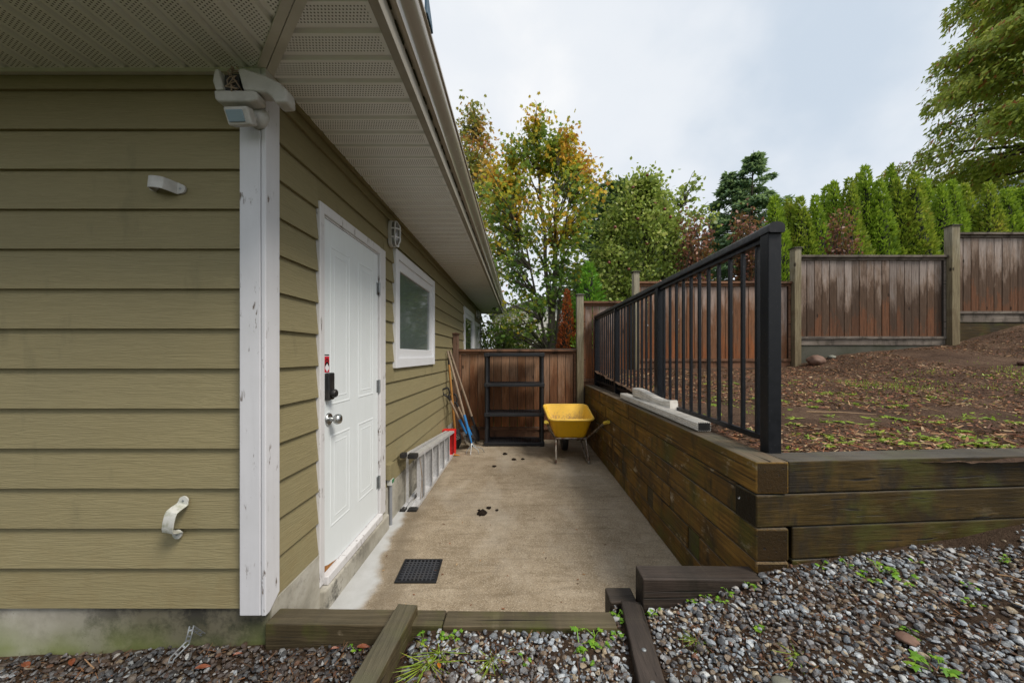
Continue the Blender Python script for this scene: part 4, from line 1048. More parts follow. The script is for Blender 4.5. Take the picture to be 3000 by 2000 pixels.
def leaf_blade(name, loc, L, W, rz, mat, label, cat='leaf', group=None, curl=0.012):
    n = 7; vs = []; fs = []
    for i in range(n):
        t_ = i/(n-1); w = W * math.sin(math.pi * min(1, t_*0.93 + 0.07)) ** 0.8
        for s_ in (-1, 0, 1): vs.append((t_*L - L/2, s_*w/2, curl*(abs(s_)*0.8 + math.sin(t_*5)*0.4) + 0.003))
    for i in range(n-1):
        for k in range(2): fs.append((i*3+k, i*3+k+1, i*3+k+4, i*3+k+3))
    me = bpy.data.meshes.new(name); me.from_pydata(vs, [], fs); me.materials.append(mat)
    o = bpy.data.objects.new(name, me); COL.objects.link(o); o.location = loc; o.rotation_euler = (0, 0, rz)
    m = o.modifiers.new('solid', 'SOLIDIFY'); m.thickness = 0.0012
    return tag(o, label, cat, group)
leaf_blade('fallen_leaf', (-0.87, 5.07, 0.0), 0.10, 0.05, 0.2, ORLEAF, 'single orange leaf on the patio by the ladder top')

# ------------------------------------------------------------------ black plastic shelf
t = thing('shelf_unit', 'black plastic four-tier shelving unit against the patio fence', 'shelf', (-0.08, 5.77, 0.0))
SX0, SX1, SY0, SY1 = -0.535, 0.380, 5.578, 5.965
legr = 0.030
tiers = [1.412, 0.955, 0.505, 0.066]
for x in (SX0 + 0.036, SX1 - 0.036):
    for yv in (SY0 + 0.036, SY1 - 0.036):
        m = MB()
        zs = [0.0] + [z for z in reversed(tiers)]
        for a, b in zip(zs[:-1], zs[1:]):
            if b - a > 0.1: m.lathe([(legr, 0), (legr*0.9, 0.02), (legr*0.9, b - a - 0.08), (legr, b - a - 0.06)], (x, yv, a + 0.001), (0, 0, 1), 16)
        m.box(x - 0.022, x + 0.022, yv - 0.022, yv + 0.022, 0.0, 0.01)
        m.build('leg', BLKP, t, smooth=True)
for zt in tiers:
    m = MB(); h = 0.060
    m.box(SX0 + 0.03, SX1 - 0.03, SY0 + 0.004, SY0 + 0.022, zt - h + 0.006, zt - 0.002); m.box(SX0 + 0.03, SX1 - 0.03, SY1 - 0.022, SY1 - 0.004, zt - h + 0.006, zt - 0.002)
    m.box(SX0 + 0.004, SX0 + 0.022, SY0 + 0.03, SY1 - 0.03, zt - h + 0.006, zt - 0.0025); m.box(SX1 - 0.022, SX1 - 0.004, SY0 + 0.03, SY1 - 0.03, zt - h + 0.006, zt - 0.0025)
    for x in (SX0, SX1 - 0.074):
        for yv in (SY0, SY1 - 0.074): m.box(x, x + 0.074, yv, yv + 0.074, zt - h, zt + 0.001)
    sh = m.build('shelf', BLKP, t, bevel=0.008)
    d_ = MB(); n = 34
    for k in range(n):
        x = SX0 + 0.03 + (SX1 - SX0 - 0.06) * (k + 0.5)/n
        d_.box(x - 0.0085, x + 0.0085, SY0 + 0.022, SY1 - 0.022, zt - 0.016, zt - 0.006)
    for k in range(5):
        yv = SY0 + 0.05 + (SY1 - SY0 - 0.1) * k/4; d_.box(SX0 + 0.022, SX1 - 0.022, yv - 0.008, yv + 0.008, zt - 0.03, zt - 0.0165)
    d_.build('slotted_deck', BLKP, sh)

# ------------------------------------------------------------------ wheelbarrow
t = thing('wheelbarrow', 'yellow plastic wheelbarrow with rusty tube frame beside the retaining wall', 'wheelbarrow', (0.67, 5.0, 0.0))
WX = 0.672
def rrect(cx, y0, y1, w0, w1, z0, z1, r, n=5):
    """rounded loop; near edge y0 (half width w0, height z0), far edge y1 (w1, z1)"""
    cs = [(-1, y0, w0, z0), (1, y0, w0, z0), (1, y1, w1, z1), (-1, y1, w1, z1)]
    pts = [Vector((cx + s_*w, y_, z)) for s_, y_, w, z in cs]; out = []
    for i in range(4):
        p = pts[i]; a = (pts[i-1] - p).normalized(); b = (pts[(i+1) % 4] - p).normalized()
        for k in range(n):
            t_ = k/(n-1); q0 = p + a*r*(1-t_)**2; q = p + a*r*(1-t_)**2 + b*r*t_**2
            out.append(q)
    return out
loops_out = [rrect(WX, 4.735, 5.500, 0.283, 0.318, 0.545, 0.640, 0.10), rrect(WX, 4.750, 5.480, 0.273, 0.305, 0.535, 0.625, 0.10), rrect(WX, 4.835, 5.300, 0.205, 0.215, 0.315, 0.335, 0.07), rrect(WX, 4.870, 5.270, 0.180, 0.190, 0.295, 0.310, 0.06)]
n = len(loops_out[0]); vs = []; fs = []
for L in loops_out: vs += L
for l in range(len(loops_out)-1):
    for k in range(n): fs.append((l*n+k, l*n+(k+1) % n, (l+1)*n+(k+1) % n, (l+1)*n+k))
fs.append(tuple(range((len(loops_out)-1)*n, len(loops_out)*n)))
tray = MB().add(vs, fs).build('tray', TRAY, t, smooth='all')
loops_in = [rrect(WX, 4.745, 5.490, 0.276, 0.310, 0.547, 0.642, 0.10), rrect(WX, 4.762, 5.468, 0.264, 0.296, 0.535, 0.622, 0.10), rrect(WX, 4.845, 5.290, 0.197, 0.207, 0.320, 0.340, 0.07), rrect(WX, 4.880, 5.260, 0.172, 0.182, 0.302, 0.317, 0.06)]
vs = []; fs = []
for L in loops_in: vs += L
for l in range(len(loops_in)-1):
    for k in range(n): fs.append((l*n+k, l*n+(k+1) % n, (l+1)*n+(k+1) % n, (l+1)*n+k))
fs.append(tuple(range((len(loops_in)-1)*n, len(loops_in)*n)))
MB().add(vs, fs).build('tray_lining', TRAYI, tray, smooth='all')
L = rrect(WX, 4.732, 5.503, 0.286, 0.321, 0.546, 0.641, 0.10); MB().tube(L + [L[0], L[1]], 0.0155, 8, caps=False).build('rim', m_plastic('yellow_rim_plastic', (0.88, 0.56, 0.08), 0.4, (0.45, 0.24, 0.05), 0.4, 12), tray, smooth='all')
fr = MB()
for s_ in (-1, 1):
    x = WX + s_
    fr.tube([(WX + s_*0.345, 4.40, 0.575), (WX + s_*0.30, 4.60, 0.46), (WX + s_*0.215, 4.82, 0.305), (WX + s_*0.185, 4.92, 0.275), (WX + s_*0.15, 5.15, 0.262), (WX + s_*0.06, 5.40, 0.19)], 0.0145, 10)
fr.tube([(WX - 0.21, 4.83, 0.292), (WX + 0.21, 4.83, 0.292)], 0.011, 8)
fr.tube([(WX - 0.18, 5.10, 0.265), (WX + 0.18, 5.10, 0.265)], 0.010, 8)
fr.tube([(WX - 0.06, 5.40, 0.19), (WX + 0.06, 5.40, 0.19)], 0.010, 8)
fr.build('frame', RUST, t, smooth=True)
for s_ in (-1, 1):
    MB().tube([(WX + s_*0.195, 4.84, 0.285), (WX + s_*0.205, 4.76, 0.14), (WX + s_*0.207, 4.690, 0.035), (WX + s_*0.207, 4.680, 0.014), (WX + s_*0.206, 4.70, 0.013), (WX + s_*0.195, 4.80, 0.04), (WX + s_*0.175, 4.95, 0.15), (WX + s_*0.155, 5.07, 0.262)], 0.0125, 10).build('leg', RUST, t, smooth=True)
    gp = Vector((WX + s_*0.345, 4.40, 0.575)); gd = Vector((s_*0.045, -0.20, 0.115)).normalized()
    MB().lathe([(0.018, -0.01), (0.021, 0.0), (0.019, 0.012), (0.020, 0.05), (0.019, 0.085), (0.022, 0.098), (0.020, 0.108), (0.010, 0.109)], gp - gd*0.01, Vector((s_*0.045, -0.20, 0.06)), 16).build('grip', m_plastic('yellow_grip_rubber', (0.55, 0.40, 0.04), 0.5, (0.2, 0.14, 0.03), 0.4, 20), t, smooth=True)
wc = (WX - 0.02, 5.38, 0.178)
wl = MB().lathe([(0.10, -0.038), (0.150, -0.045), (0.172, -0.034), (0.178, 0.0), (0.172, 0.034), (0.150, 0.045), (0.10, 0.038)], wc, (1, 0, 0), 28).build('wheel', BLK, t, smooth=True)
MB().lathe([(0.0, -0.05), (0.02, -0.048), (0.025, -0.02), (0.095, -0.016), (0.10, -0.030), (0.104, -0.030), (0.104, 0.030), (0.10, 0.030), (0.095, 0.016), (0.025, 0.02), (0.02, 0.048), (0, 0.05)], wc, (1, 0, 0), 24).build('rim', m_plastic('yellow_wheel_rim', (0.45, 0.30, 0.03), 0.45), wl, smooth=True)

# ------------------------------------------------------------------ step ladder lying on its side along the wall
t = thing('step_ladder', 'aluminium step ladder with red cap lying on its side along the house wall', 'ladder', (-0.97, 4.25, 0.0))
LY0, LY1 = 3.30, 5.19
def ztop(y): return 0.485 + (0.325 - 0.485) * (y - LY0) / (LY1 - LY0)
def chan(m, a, b, wx, hz, out):
    """C-channel rail from a to b, web on the outside (z side 'out')"""
    a = Vector(a); b = Vector(b)
    m.beam(a, b, wx, 0.003); off = Vector((wx/2 - 0.0015, 0, 0)); o2 = Vector((0, 0, -out*hz/2))
    m.beam(a + off + o2, b + off + o2, 0.003, hz); m.beam(a - off + o2, b - off + o2, 0.003, hz)
fx, bx = -0.945, -1.030
m = MB(); chan(m, (fx, LY0, 0.004), (fx + 0.01, LY1, 0.004), 0.070, 0.026, -1); m.build('front_rail', ALU, t)
m = MB(); chan(m, (fx, LY0, ztop(LY0)), (fx + 0.01, LY1, ztop(LY1)), 0.070, 0.026, 1); m.build('front_rail', ALU, t)
m = MB(); chan(m, (bx, LY0 - 0.03, 0.006), (bx + 0.02, LY1, 0.006), 0.034, 0.020, -1); m.build('rear_rail', ALU, t)
m = MB(); chan(m, (bx, LY0 - 0.03, ztop(LY0) + 0.006), (bx + 0.02, LY1, ztop(LY1)), 0.034, 0.020, 1); m.build('rear_rail', ALU, t)
for k, yv in enumerate((3.56, 3.87, 4.18, 4.49, 4.80)):
    m = MB(); m.box(fx - 0.036, fx + 0.040, yv, yv + 0.003, 0.005, ztop(yv) - 0.002); m.box(fx + 0.0365, fx + 0.0395, yv - 0.022, yv, 0.005, ztop(yv) - 0.002); m.box(fx - 0.036, fx - 0.033, yv - 0.022, yv, 0.005, ztop(yv) - 0.002)
    for j in range(4): m.box(fx - 0.028 + j*0.016, fx - 0.022 + j*0.016, yv - 0.0025, yv, 0.02, ztop(yv) - 0.02)
    m.build('step', ALU, t)
for yv in (3.40, 3.95, 4.5):
    MB().box(bx - 0.012, bx + 0.012, yv, yv + 0.003, 0.008, ztop(yv) + 0.0).build('rear_brace', ALU, t)
for (x, z) in ((fx, 0.002), (bx, 0.002), (fx, ztop(LY0)), (bx, ztop(LY0) + 0.006)):
    MB().box(x - (0.040 if x == fx else 0.024), x + (0.040 if x == fx else 0.024), LY0 - 0.045, LY0 + 0.02, max(0.0, z - 0.020), z + 0.020).build('foot', BLK, t, bevel=0.004)
for s_ in (0, 1):
    zz = 0.03 if s_ == 0 else ztop(3.6) - 0.03
    MB().beam((fx + 0.02, 3.50, zz), (bx, 4.05, zz), 0.003, 0.016).build('spreader', ALU, t)
m = MB(); m.tube([(fx + 0.03, 3.42, 0.05), (fx + 0.034, 3.47, 0.25), (fx + 0.02, 3.43, 0.44)], 0.003, 5); m.tube([(fx + 0.03, 3.50, 0.03), (fx + 0.037, 3.46, 0.20), (fx + 0.03, 3.40, 0.43)], 0.003, 5); m.build('cord', GRWOOD, t)
cz = ztop(LY1)
m = MB(); y0, y1 = LY1 - 0.075, LY1 + 0.055
m.box(-1.068, -0.896, y1 - 0.012, y1, 0.0, cz + 0.014)         # top face of the cap
m.box(-1.068, -0.896, y0, y1 - 0.012, cz + 0.005, cz + 0.014); m.box(-1.068, -0.896, y0, y1 - 0.012, 0.0, 0.008)
m.box(-0.906, -0.896, y0, y1 - 0.012, 0.008, cz + 0.005); m.box(-1.068, -1.058, y0, y1 - 0.012, 0.008, cz + 0.005)
m.box(-1.055, -0.892, y0 + 0.04, y0 + 0.045, 0.01, cz + 0.01)
m.build('top_cap', REDP, t, bevel=0.004)

# ------------------------------------------------------------------ garden tools leaning in the corner
def along(a, b, t_): return Vector(a) + (Vector(b) - Vector(a)) * t_
def blade(m, base, d_, side, L, W, dish, n=8, tipw=0.15, sock=0.25):
    """dished spade/shovel blade from base along d_"""
    base = Vector(base); d_ = Vector(d_).normalized(); side = Vector(side).normalized(); up = side.cross(d_).normalized()
    vs = []; fs = []; c = 7
    for th in (0, 1):
        for i in range(n):
            t_ = i/(n-1); w = W/2 * (min(1, 0.75 + t_*0.6) if t_ < 0.55 else max(tipw, math.cos((t_-0.55)/0.45*1.45)**0.6))
            for k in range(c):
                u = (k/(c-1)*2 - 1)
                vs.append(base + d_*L*t_ + side*w*u + up*(dish*(u*u) - 0.0025*th + dish*0.6*(t_-0.5)**2))
    N = n*c
    for th in (0, 1):
        for i in range(n-1):
            for k in range(c-1):
                f = (i*c+k, i*c+k+1, (i+1)*c+k+1, (i+1)*c+k); fs.append(tuple(q + N*th for q in (f if th == 0 else f[::-1])))
    for i in range(n-1):
        fs.append((i*c, (i+1)*c, N+(i+1)*c, N+i*c)); fs.append((i*c+c-1, N+i*c+c-1, N+(i+1)*c+c-1, (i+1)*c+c-1))
    for k in range(c-1):
        fs.append((k, N+k, N+k+1, k+1)); fs.append(((n-1)*c+k, (n-1)*c+k+1, N+(n-1)*c+k+1, N+(n-1)*c+k))
    m.add(vs, fs)
# 1: long grey handle, blue socket, wire rake frame
a, b = Vector((-1.050, 5.40, 1.435)), Vector((-0.672, 5.205, 0.14))
t = thing('garden_fork', 'long-handled cultivator with blue socket and bent tines in the fence corner', 'garden tool', (-0.66, 5.2, 0.0))
MB().tube([a, along(a, b, 0.74)], [0.016, 0.018], 12).build('handle', GRWOOD, t, smooth=True)
MB().tube([along(a, b, 0.70), along(a, b, 0.85), b], [0.020, 0.020, 0.011], 12).build('socket', BLUEP, t, smooth=True)
for (dx, dy) in ((-0.06, -0.06), (0.0, -0.09), (0.10, -0.04), (0.16, 0.03)):
    p0 = b; MB().tube([p0, p0 + Vector((dx*0.35, dy*0.4, -0.05)), p0 + Vector((dx*0.9, dy*0.9, -0.08)), Vector((p0.x + dx*1.1, p0.y + dy*1.25, 0.005))], [0.007, 0.006, 0.005, 0.004], 8).build('tine', GALV, t, smooth=True)
# 2: round shovel, grey handle, black head
a, b = Vector((-1.052, 5.58, 1.445)), Vector((-0.730, 5.70, 0.42))
t = thing('long_shovel', 'long grey-handled shovel with dark head behind the cultivator', 'shovel', (-0.62, 5.7, 0.0))
MB().tube([a, b], [0.017, 0.019], 12).build('handle', GRWOOD, t, smooth=True)
d_ = (b - a).normalized()
MB().tube([b - d_*0.02, b + d_*0.14], [0.022, 0.016], 12).build('socket', BLK, t, smooth=True)
m = MB(); blade(m, b + d_*0.12, d_, (0.3, 1, 0.1), 0.27, 0.20, 0.02); m.build('blade', BLK, t, smooth=True)
# 3: orange handle, black shovel with pale stripes
a, b = Vector((-1.040, 5.47, 1.24)), Vector((-0.945, 5.43, 0.27))
t = thing('orange_handled_shovel', 'shovel with varnished orange handle and wide black plastic blade', 'shovel', (-0.92, 5.42, 0.0))
MB().tube([a, b], [0.016, 0.018], 12).build('handle', ORWOOD, t, smooth=True)
MB().tube([a + Vector((-0.004, 0.01, 0.14)), a], [0.017, 0.019], 10).build('end_sleeve', BLK, t, smooth=True)
d_ = (b - a).normalized()
m = MB(); blade(m, b - d_*0.02, Vector((0.12, -0.02, -1)), (0.8, 0.6, 0.08), 0.285, 0.20, 0.02); bl = m.build('blade', BLK, t, smooth=True)
for k in range(4):
    c = b + Vector((0.02 + 0.008*k, -0.028, -0.055 - 0.020*k)); MB().obox(c, (0.8, 0.25, 0.35), (0.35, 0.0, -0.8), (0.3, -1, 0.1), 0.034, 0.0025, 0.0015).build('stripe', PLW, bl)
# 4 and 5: short D-grip spades with blue sockets
def dspade(a, b, label, head, name):
    a = Vector(a); b = Vector(b); d_ = (b - a).normalized(); sd_ = d_.cross(Vector((0, -1, 0.2))).normalized()
    t = thing(name, label, 'spade', (b.x, b.y, 0.0))
    g0 = a + d_*0.13
    m = MB(); m.tube([g0 + d_*0.03, g0, g0 + sd_*0.042 - d_*0.05, g0 + sd_*0.050 - d_*0.115, a + sd_*0.04], 0.012, 10); m.tube([g0, g0 - sd_*0.042 - d_*0.05, g0 - sd_*0.050 - d_*0.115, a - sd_*0.04], 0.012, 10); m.tube([a + sd_*0.048, a - sd_*0.048], 0.0145, 10)
    m.tube([g0 - d_*0.015, g0 + d_*0.06], [0.020, 0.018], 10); m.build('grip', BLK, t, smooth=True)
    MB().tube([g0 + d_*0.04, along(g0, b, 0.62)], 0.0165, 12).build('handle', GRWOOD, t, smooth=True)
    MB().tube([along(g0, b, 0.56), along(g0, b, 0.80), along(g0, b, 0.92)], [0.021, 0.019, 0.015], 12).build('socket', BLUEP, t, smooth=True)
    m = MB(); blade(m, along(g0, b, 0.86), d_, (0.5, 1, 0.1), (b - g0).length*0.14 + head, 0.16, 0.018); m.build('blade', STEEL, t, smooth=True)
dspade((-1.052, 5.20, 0.905), (-0.755, 5.40, 0.19), 'front D-grip spade with blue socket leaning on the house wall', 0.16, 'spade')
dspade((-0.995, 5.50, 0.78), (-0.700, 5.55, 0.14), 'rear D-grip spade with blue socket half hidden behind the front spade', 0.10, 'spade')

# ------------------------------------------------------------------ gravel
def ico(sub):
    bm = bmesh.new(); bmesh.ops.create_icosphere(bm, subdivisions=sub, radius=1.0)
    v = np.array([p.co[:] for p in bm.verts]); f = np.array([[q.index for q in p.verts] for p in bm.faces]); bm.free(); return v, f
IV, IF = ico(2); IV1, IF1 = ico(1)
def quat_rots(n, rng):
    q = rng.normal(size=(n, 4)); q /= np.linalg.norm(q, axis=1, keepdims=True)
    w, x, y, z = q.T
    return np.stack([np.stack([1-2*(y*y+z*z), 2*(x*y-z*w), 2*(x*z+y*w)], -1), np.stack([2*(x*y+z*w), 1-2*(x*x+z*z), 2*(y*z-x*w)], -1), np.stack([2*(x*z-y*w), 2*(y*z+x*w), 1-2*(x*x+y*y)], -1)], 1)
rng = np.random.default_rng(4)
def stones(pts, rad, name, rng, V0, F0):
    n = len(pts)
    # irregular prototypes
    protos = []
    for k in range(24):
        v = V0.copy(); 
        for _ in range(11):
            d_ = rng.normal(size=3); d_ /= np.linalg.norm(d_); h = rng.uniform(0.50, 0.84)
            dd = v @ d_; v = v - np.outer(np.maximum(dd - h, 0), d_)
        protos.append(v)
    protos = np.array(protos)
    pv = protos[rng.integers(0, len(protos), n)]
    sc = np.stack([rng.uniform(0.8, 1.35, n), rng.uniform(0.75, 1.1, n), rng.uniform(0.5, 0.85, n)], -1)
    pv = pv * sc[:, None, :]
    yaw = rng.uniform(0, 2*np.pi, n); tilt = rng.normal(0, 0.35, (n, 2))
    cy_, sy_ = np.cos(yaw), np.sin(yaw); Z = np.zeros(n); O = np.ones(n)
    Rz = np.stack([np.stack([cy_, -sy_, Z], -1), np.stack([sy_, cy_, Z], -1), np.stack([Z, Z, O], -1)], 1)
    cx, sx_ = np.cos(tilt[:, 0]), np.sin(tilt[:, 0]); Rx = np.stack([np.stack([O, Z, Z], -1), np.stack([Z, cx, -sx_], -1), np.stack([Z, sx_, cx], -1)], 1)
    pv = np.einsum('nij,nkj->nki', Rz @ Rx, pv) * rad[:, None, None] + pts[:, None, :]
    V = pv.reshape(-1, 3); F = (F0[None] + (np.arange(n) * len(V0))[:, None, None]).reshape(-1, 3)
    return V, F
TIMB_L = [((-0.484, 1.610), (-0.595, 0.55)), ((0.498, 1.655), (0.372, 0.45))]
def on_timber(x, y):
    for (a, b) in TIMB_L:
        t_ = (y - b[1]) / (a[1] - b[1]); xc = b[0] + (a[0] - b[0]) * t_
        if abs(x - xc) < 0.056: return True
    return False
pts = []; rad = []
def scatter(x0, x1, y0, y1, sp, rmean):
    nx_ = int((x1-x0)/sp); ny_ = int((y1-y0)/sp)
    for i in range(nx_):
        for j in range(ny_):
            x = x0 + (i + rng.uniform(0, 1))*sp; y = y0 + (j + rng.uniform(0, 1))*sp
            if -1.07 > x and y > 1.555: continue
            if -1.07 < x < 0.41 and y > 1.525: continue
            if 0.41 < x < 0.53 and y > 1.655: continue
            if 0.53 <= x < 1.075 and y > 1.612: continue
            if x >= 1.075 and y > RY0 + (x - RX0)*0.0787 - 0.006: continue
            if on_timber(x, y): continue
            # bare soil patches
            bare = mnoise.noise((x*1.5 + 4.1, y*1.9, 2.0)) + 0.5*mnoise.noise((x*4.0, y*4.0, 7.0))
            edge = 0.0
            if x > 1.0: edge = max(0.0, 1.0 - (RY0 + (x-RX0)*0.08 - y)/0.15) * 0.50 + 0.10*max(0.0, min(1.0, (x - 1.1)/0.6))
            patch = math.exp(-(((x - 1.75)/0.24)**2 + ((y - 1.36)/0.11)**2)) * 0.62
            if bare*0.55 + edge + patch > 0.46 + rng.uniform(-0.28, 0.28): continue
            r = rmean * float(np.clip(rng.lognormal(0, 0.34), 0.42, 1.9))
            if x < -0.5: r *= 0.92
            pts.append((x, y, gravel_z(x, y) + rng.uniform(-0.006, 0.007))); rad.append(r)
scatter(-2.5, 2.8, 1.0, 1.92, 0.0150, 0.0096)
scatter(-2.3, 2.2, 0.55, 0.95, 0.026, 0.0135)
V, F = stones(np.array(pts), np.array(rad), 'gravel', rng, IV1 if False else IV, IF) if len(pts) < 9000 else (None, None)
if V is None:
    # nearest/visible stones finer, the rest coarse
    pa = np.array(pts); ra = np.array(rad); big = ra > 0.0098
    V1, F1 = stones(pa[big], ra[big], 'gravel', rng, IV, IF); V2, F2 = stones(pa[~big], ra[~big], 'gravel', rng, IV1, IF1)
    V = np.concatenate([V1, V2]); F = np.concatenate([F1, F2 + len(V1)])
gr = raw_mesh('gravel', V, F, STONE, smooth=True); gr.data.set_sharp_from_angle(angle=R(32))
stuff(gr, 'loose blue-grey river gravel covering the bed in front', 'gravel')
# individually visible larger stones
for k, (x, y, r, mt, lb) in enumerate([(1.335, 1.275, 0.030, BOULD, 'flat rust-brown stone larger than the gravel on the right'), (1.62, 1.15, 0.030, BOULD, 'large reddish stone near the bottom right corner of the gravel'), (0.86, 1.20, 0.036, GREYB, 'flat dark slate stone in the gravel on the right')]):
    clod((x, y, gravel_z(x, y) + 0.004), r, lb, 2.7*k + 1, mt, 'stone', 'loose_stone', 'larger stones in the gravel', 0.4)

# ------------------------------------------------------------------ leaf-card mesh builder
RH = (np.array([(0, 0), (0.5, 0.5), (1, 0), (0.5, -0.5)]), )
LEAF_RH = np.array([(0, 0), (0.45, 0.5), (1, 0), (0.45, -0.5)])
LEAF_OV = np.array([(0, 0), (0.25, 0.42), (0.6, 0.45), (1, 0), (0.6, -0.45), (0.25, -0.42)])
LEAF_MP = np.array([(0, 0), (0.10, 0.46), (0.40, 0.26), (0.58, 0.56), (0.66, 0.20), (1, 0), (0.66, -0.20), (0.58, -0.56), (0.40, -0.26), (0.10, -0.46)])
LEAF_ST = np.array([(0, 0.5), (1, 0.25), (1, -0.25), (0, -0.5)])
def cards(c, d, nrm, L, W, tmpl, bend=0.0):
    """vectorised leaf cards -> verts, faces"""
    d = d / np.maximum(np.linalg.norm(d, axis=1, keepdims=True), 1e-6)
    s_ = np.cross(nrm, d); s_ = s_ / np.maximum(np.linalg.norm(s_, axis=1, keepdims=True), 1e-6)
    up = np.cross(d, s_)
    k = len(tmpl); n = len(c)
    u = tmpl[:, 0][None, :, None]; v = tmpl[:, 1][None, :, None]
    V = c[:, None, :] + d[:, None, :]*u*L[:, None, None] + s_[:, None, :]*v*W[:, None, None] + up[:, None, :]*(-(np.abs(v)**1.5)*bend - (u**2)*bend*0.6)*L[:, None, None]
    F = np.arange(n*k).reshape(n, k)
    return V.reshape(-1, 3), F
def unit(rng, n):
    v = rng.normal(size=(n, 3)); return v / np.linalg.norm(v, axis=1, keepdims=True)

# ------------------------------------------------------------------ trees
def branch(rng, a, b, sag=0.0, wig=0.06, n=6):
    a = np.array(a, float); b = np.array(b, float); L = np.linalg.norm(b - a); out = []
    for i in range(n):
        t_ = i/(n-1); p = a + (b - a)*t_
        p = p + rng.normal(0, wig*L/n, 3)*(0 < i < n-1); p[2] -= sag*L*math.sin(math.pi*t_)
        out.append(p)
    return out
def broadleaf(name, label, base, stems, tips_fn, ntips, leaf, per, spread, mat, bark, seed, trunk_r, group='trees beyond the fence', tmpl=LEAF_MP, droop=0.5, startz=0.35):
    rng = np.random.default_rng(seed); base = np.array(base, float)
    t = thing(name, label, 'tree', tuple(base), group)
    tr = MB(); stem_pts = []
    for (ex, ey, ez, r) in stems:
        p = branch(rng, base + np.array([rng.uniform(-.05,.05), rng.uniform(-.05,.05), 0]), base + np.array([ex, ey, ez]), -0.03, 0.05, 9)
        tr.tube([tuple(q) for q in p], [r*(1 - 0.88*i/8) for i in range(9)], 8); stem_pts.append(np.array(p))
    C = []; D = []
    for k in range(ntips):
        tip = tips_fn(rng)
        if tip is None: continue
        tip = base + tip
        sp = stem_pts[min(range(len(stem_pts)), key=lambda i: np.min(np.linalg.norm(stem_pts[i][3:] - tip, axis=1)))]
        # origin on stem lower than tip
        cand = [q for q in sp if q[2] < tip[2] - 0.25*np.linalg.norm(q[:2]-tip[:2]) and q[2] > base[2] + startz*0.5]
        o = np.array(cand[-1]) if cand else sp[2]
        p = branch(rng, o, tip, -0.06, 0.10, 6)
        r0 = 0.008 + 0.012*np.linalg.norm(tip - o)
        tr.tube([tuple(q) for q in p], [min(0.035, r0)*(1 - 0.8*i/5) for i in range(6)], 5, caps=False)
        for j in range(per):
            f = 1 - abs(rng.normal(0, 0.26)); f = max(0.15, f)
            i0 = min(4, int(f*5)); q = p[i0] + (p[i0+1] - p[i0])*(f*5 - i0)
            C.append(q + rng.normal(0, spread, 3)); dd = rng.normal(0, 0.8, 3); dd[2] -= droop; D.append(dd)
    C = np.array(C); D = np.array(D); n = len(C)
    nr = unit(rng, n); nr[:, 2] = np.abs(nr[:, 2]) + 0.5
    L = leaf * rng.uniform(0.6, 1.25, n)
    V, F = cards(C, D, nr, L, L*rng.uniform(0.8, 1.05, n), tmpl, 0.25)
    tr.build('trunk', bark, t, smooth=True, recalc=False)
    o = raw_mesh('crown', V, F, mat, t)
    return t

BARK = m_bark('grey_brown_bark', (0.055, 0.045, 0.035), (0.16, 0.135, 0.105))
BARKD = m_bark('dark_bark', (0.03, 0.022, 0.016), (0.08, 0.06, 0.045))
MAPLE = m_leaf('autumn_maple_leaf', [(0.0, (0.07, 0.155, 0.035)), (0.28, (0.13, 0.235, 0.042)), (0.42, (0.26, 0.33, 0.04)), (0.52, (0.55, 0.45, 0.04)), (0.62, (0.72, 0.42, 0.03)), (0.74, (0.55, 0.23, 0.04)), (1.0, (0.30, 0.10, 0.035))], 0.95, 0.34, 0.45, seed=3.0, hz=(2.0, 7.5, -0.34, 0.04))
MAPLE2 = m_leaf('rusty_maple_leaf', [(0.0, (0.10, 0.15, 0.045)), (0.32, (0.21, 0.23, 0.045)), (0.5, (0.46, 0.31, 0.06)), (0.7, (0.46, 0.18, 0.055)), (1.0, (0.28, 0.10, 0.05))], 1.0, 0.45, 0.42, seed=8.0)
APPLE = m_leaf('apple_leaf', [(0.0, (0.10, 0.155, 0.034)), (0.35, (0.21, 0.30, 0.055)), (0.7, (0.39, 0.46, 0.11)), (1.0, (0.56, 0.54, 0.20))], 1.6, 0.6, 0.4)
SHRUB = m_leaf('olive_shrub_leaf', [(0.0, (0.07, 0.115, 0.025)), (0.5, (0.165, 0.22, 0.05)), (0.85, (0.31, 0.31, 0.075)), (1.0, (0.50, 0.40, 0.08))], 1.5, 0.6, 0.35)
BRNL = m_leaf('withered_brown_leaf', [(0.0, (0.08, 0.030, 0.024)), (0.5, (0.20, 0.068, 0.046)), (0.85, (0.33, 0.14, 0.07)), (1.0, (0.25, 0.26, 0.06))], 1.4, 0.65, 0.25)

def maple_tips(rng):
    # uneven crown: lower skirt, mid mass, several upright leaders
    u = rng.uniform()
    if u < 0.30:   # leaders
        k = rng.integers(0, 6); lx = [-0.62, -0.15, 0.30, 0.72, 1.02, -1.05][k]; lz = [6.0, 6.65, 6.1, 6.25, 5.7, 5.3][k]
        return np.array([lx - 0.35 + rng.normal(0, 0.11), rng.normal(0, 0.22), lz - abs(rng.normal(0, 0.60))])
    z = rng.uniform(0.9, 5.3) if u > 0.52 else rng.uniform(3.3, 5.5)
    if z < 2.4 and rng.uniform() < 0.35: return None
    w = np.interp(z, [0.5, 1.6, 3.0, 4.4, 5.6, 6.6], [1.15, 1.5, 1.75, 1.95, 1.65, 0.6])
    cx = np.interp(z, [0.5, 2.0, 4.0, 6.5], [-0.75, -0.60, -0.30, -0.15])
    a = rng.uniform(0, 2*math.pi); r = math.sqrt(rng.uniform(0.08, 1.0))
    x_, y_ = r*w*math.cos(a), r*w*math.sin(a)*0.9
    if mnoise.noise((x_*0.9 + 3, y_*0.9, z*0.75)) < -0.12: return None
    return np.array([cx + x_, y_, z])
bz = far_z(0.86, 9.5) - 0.05
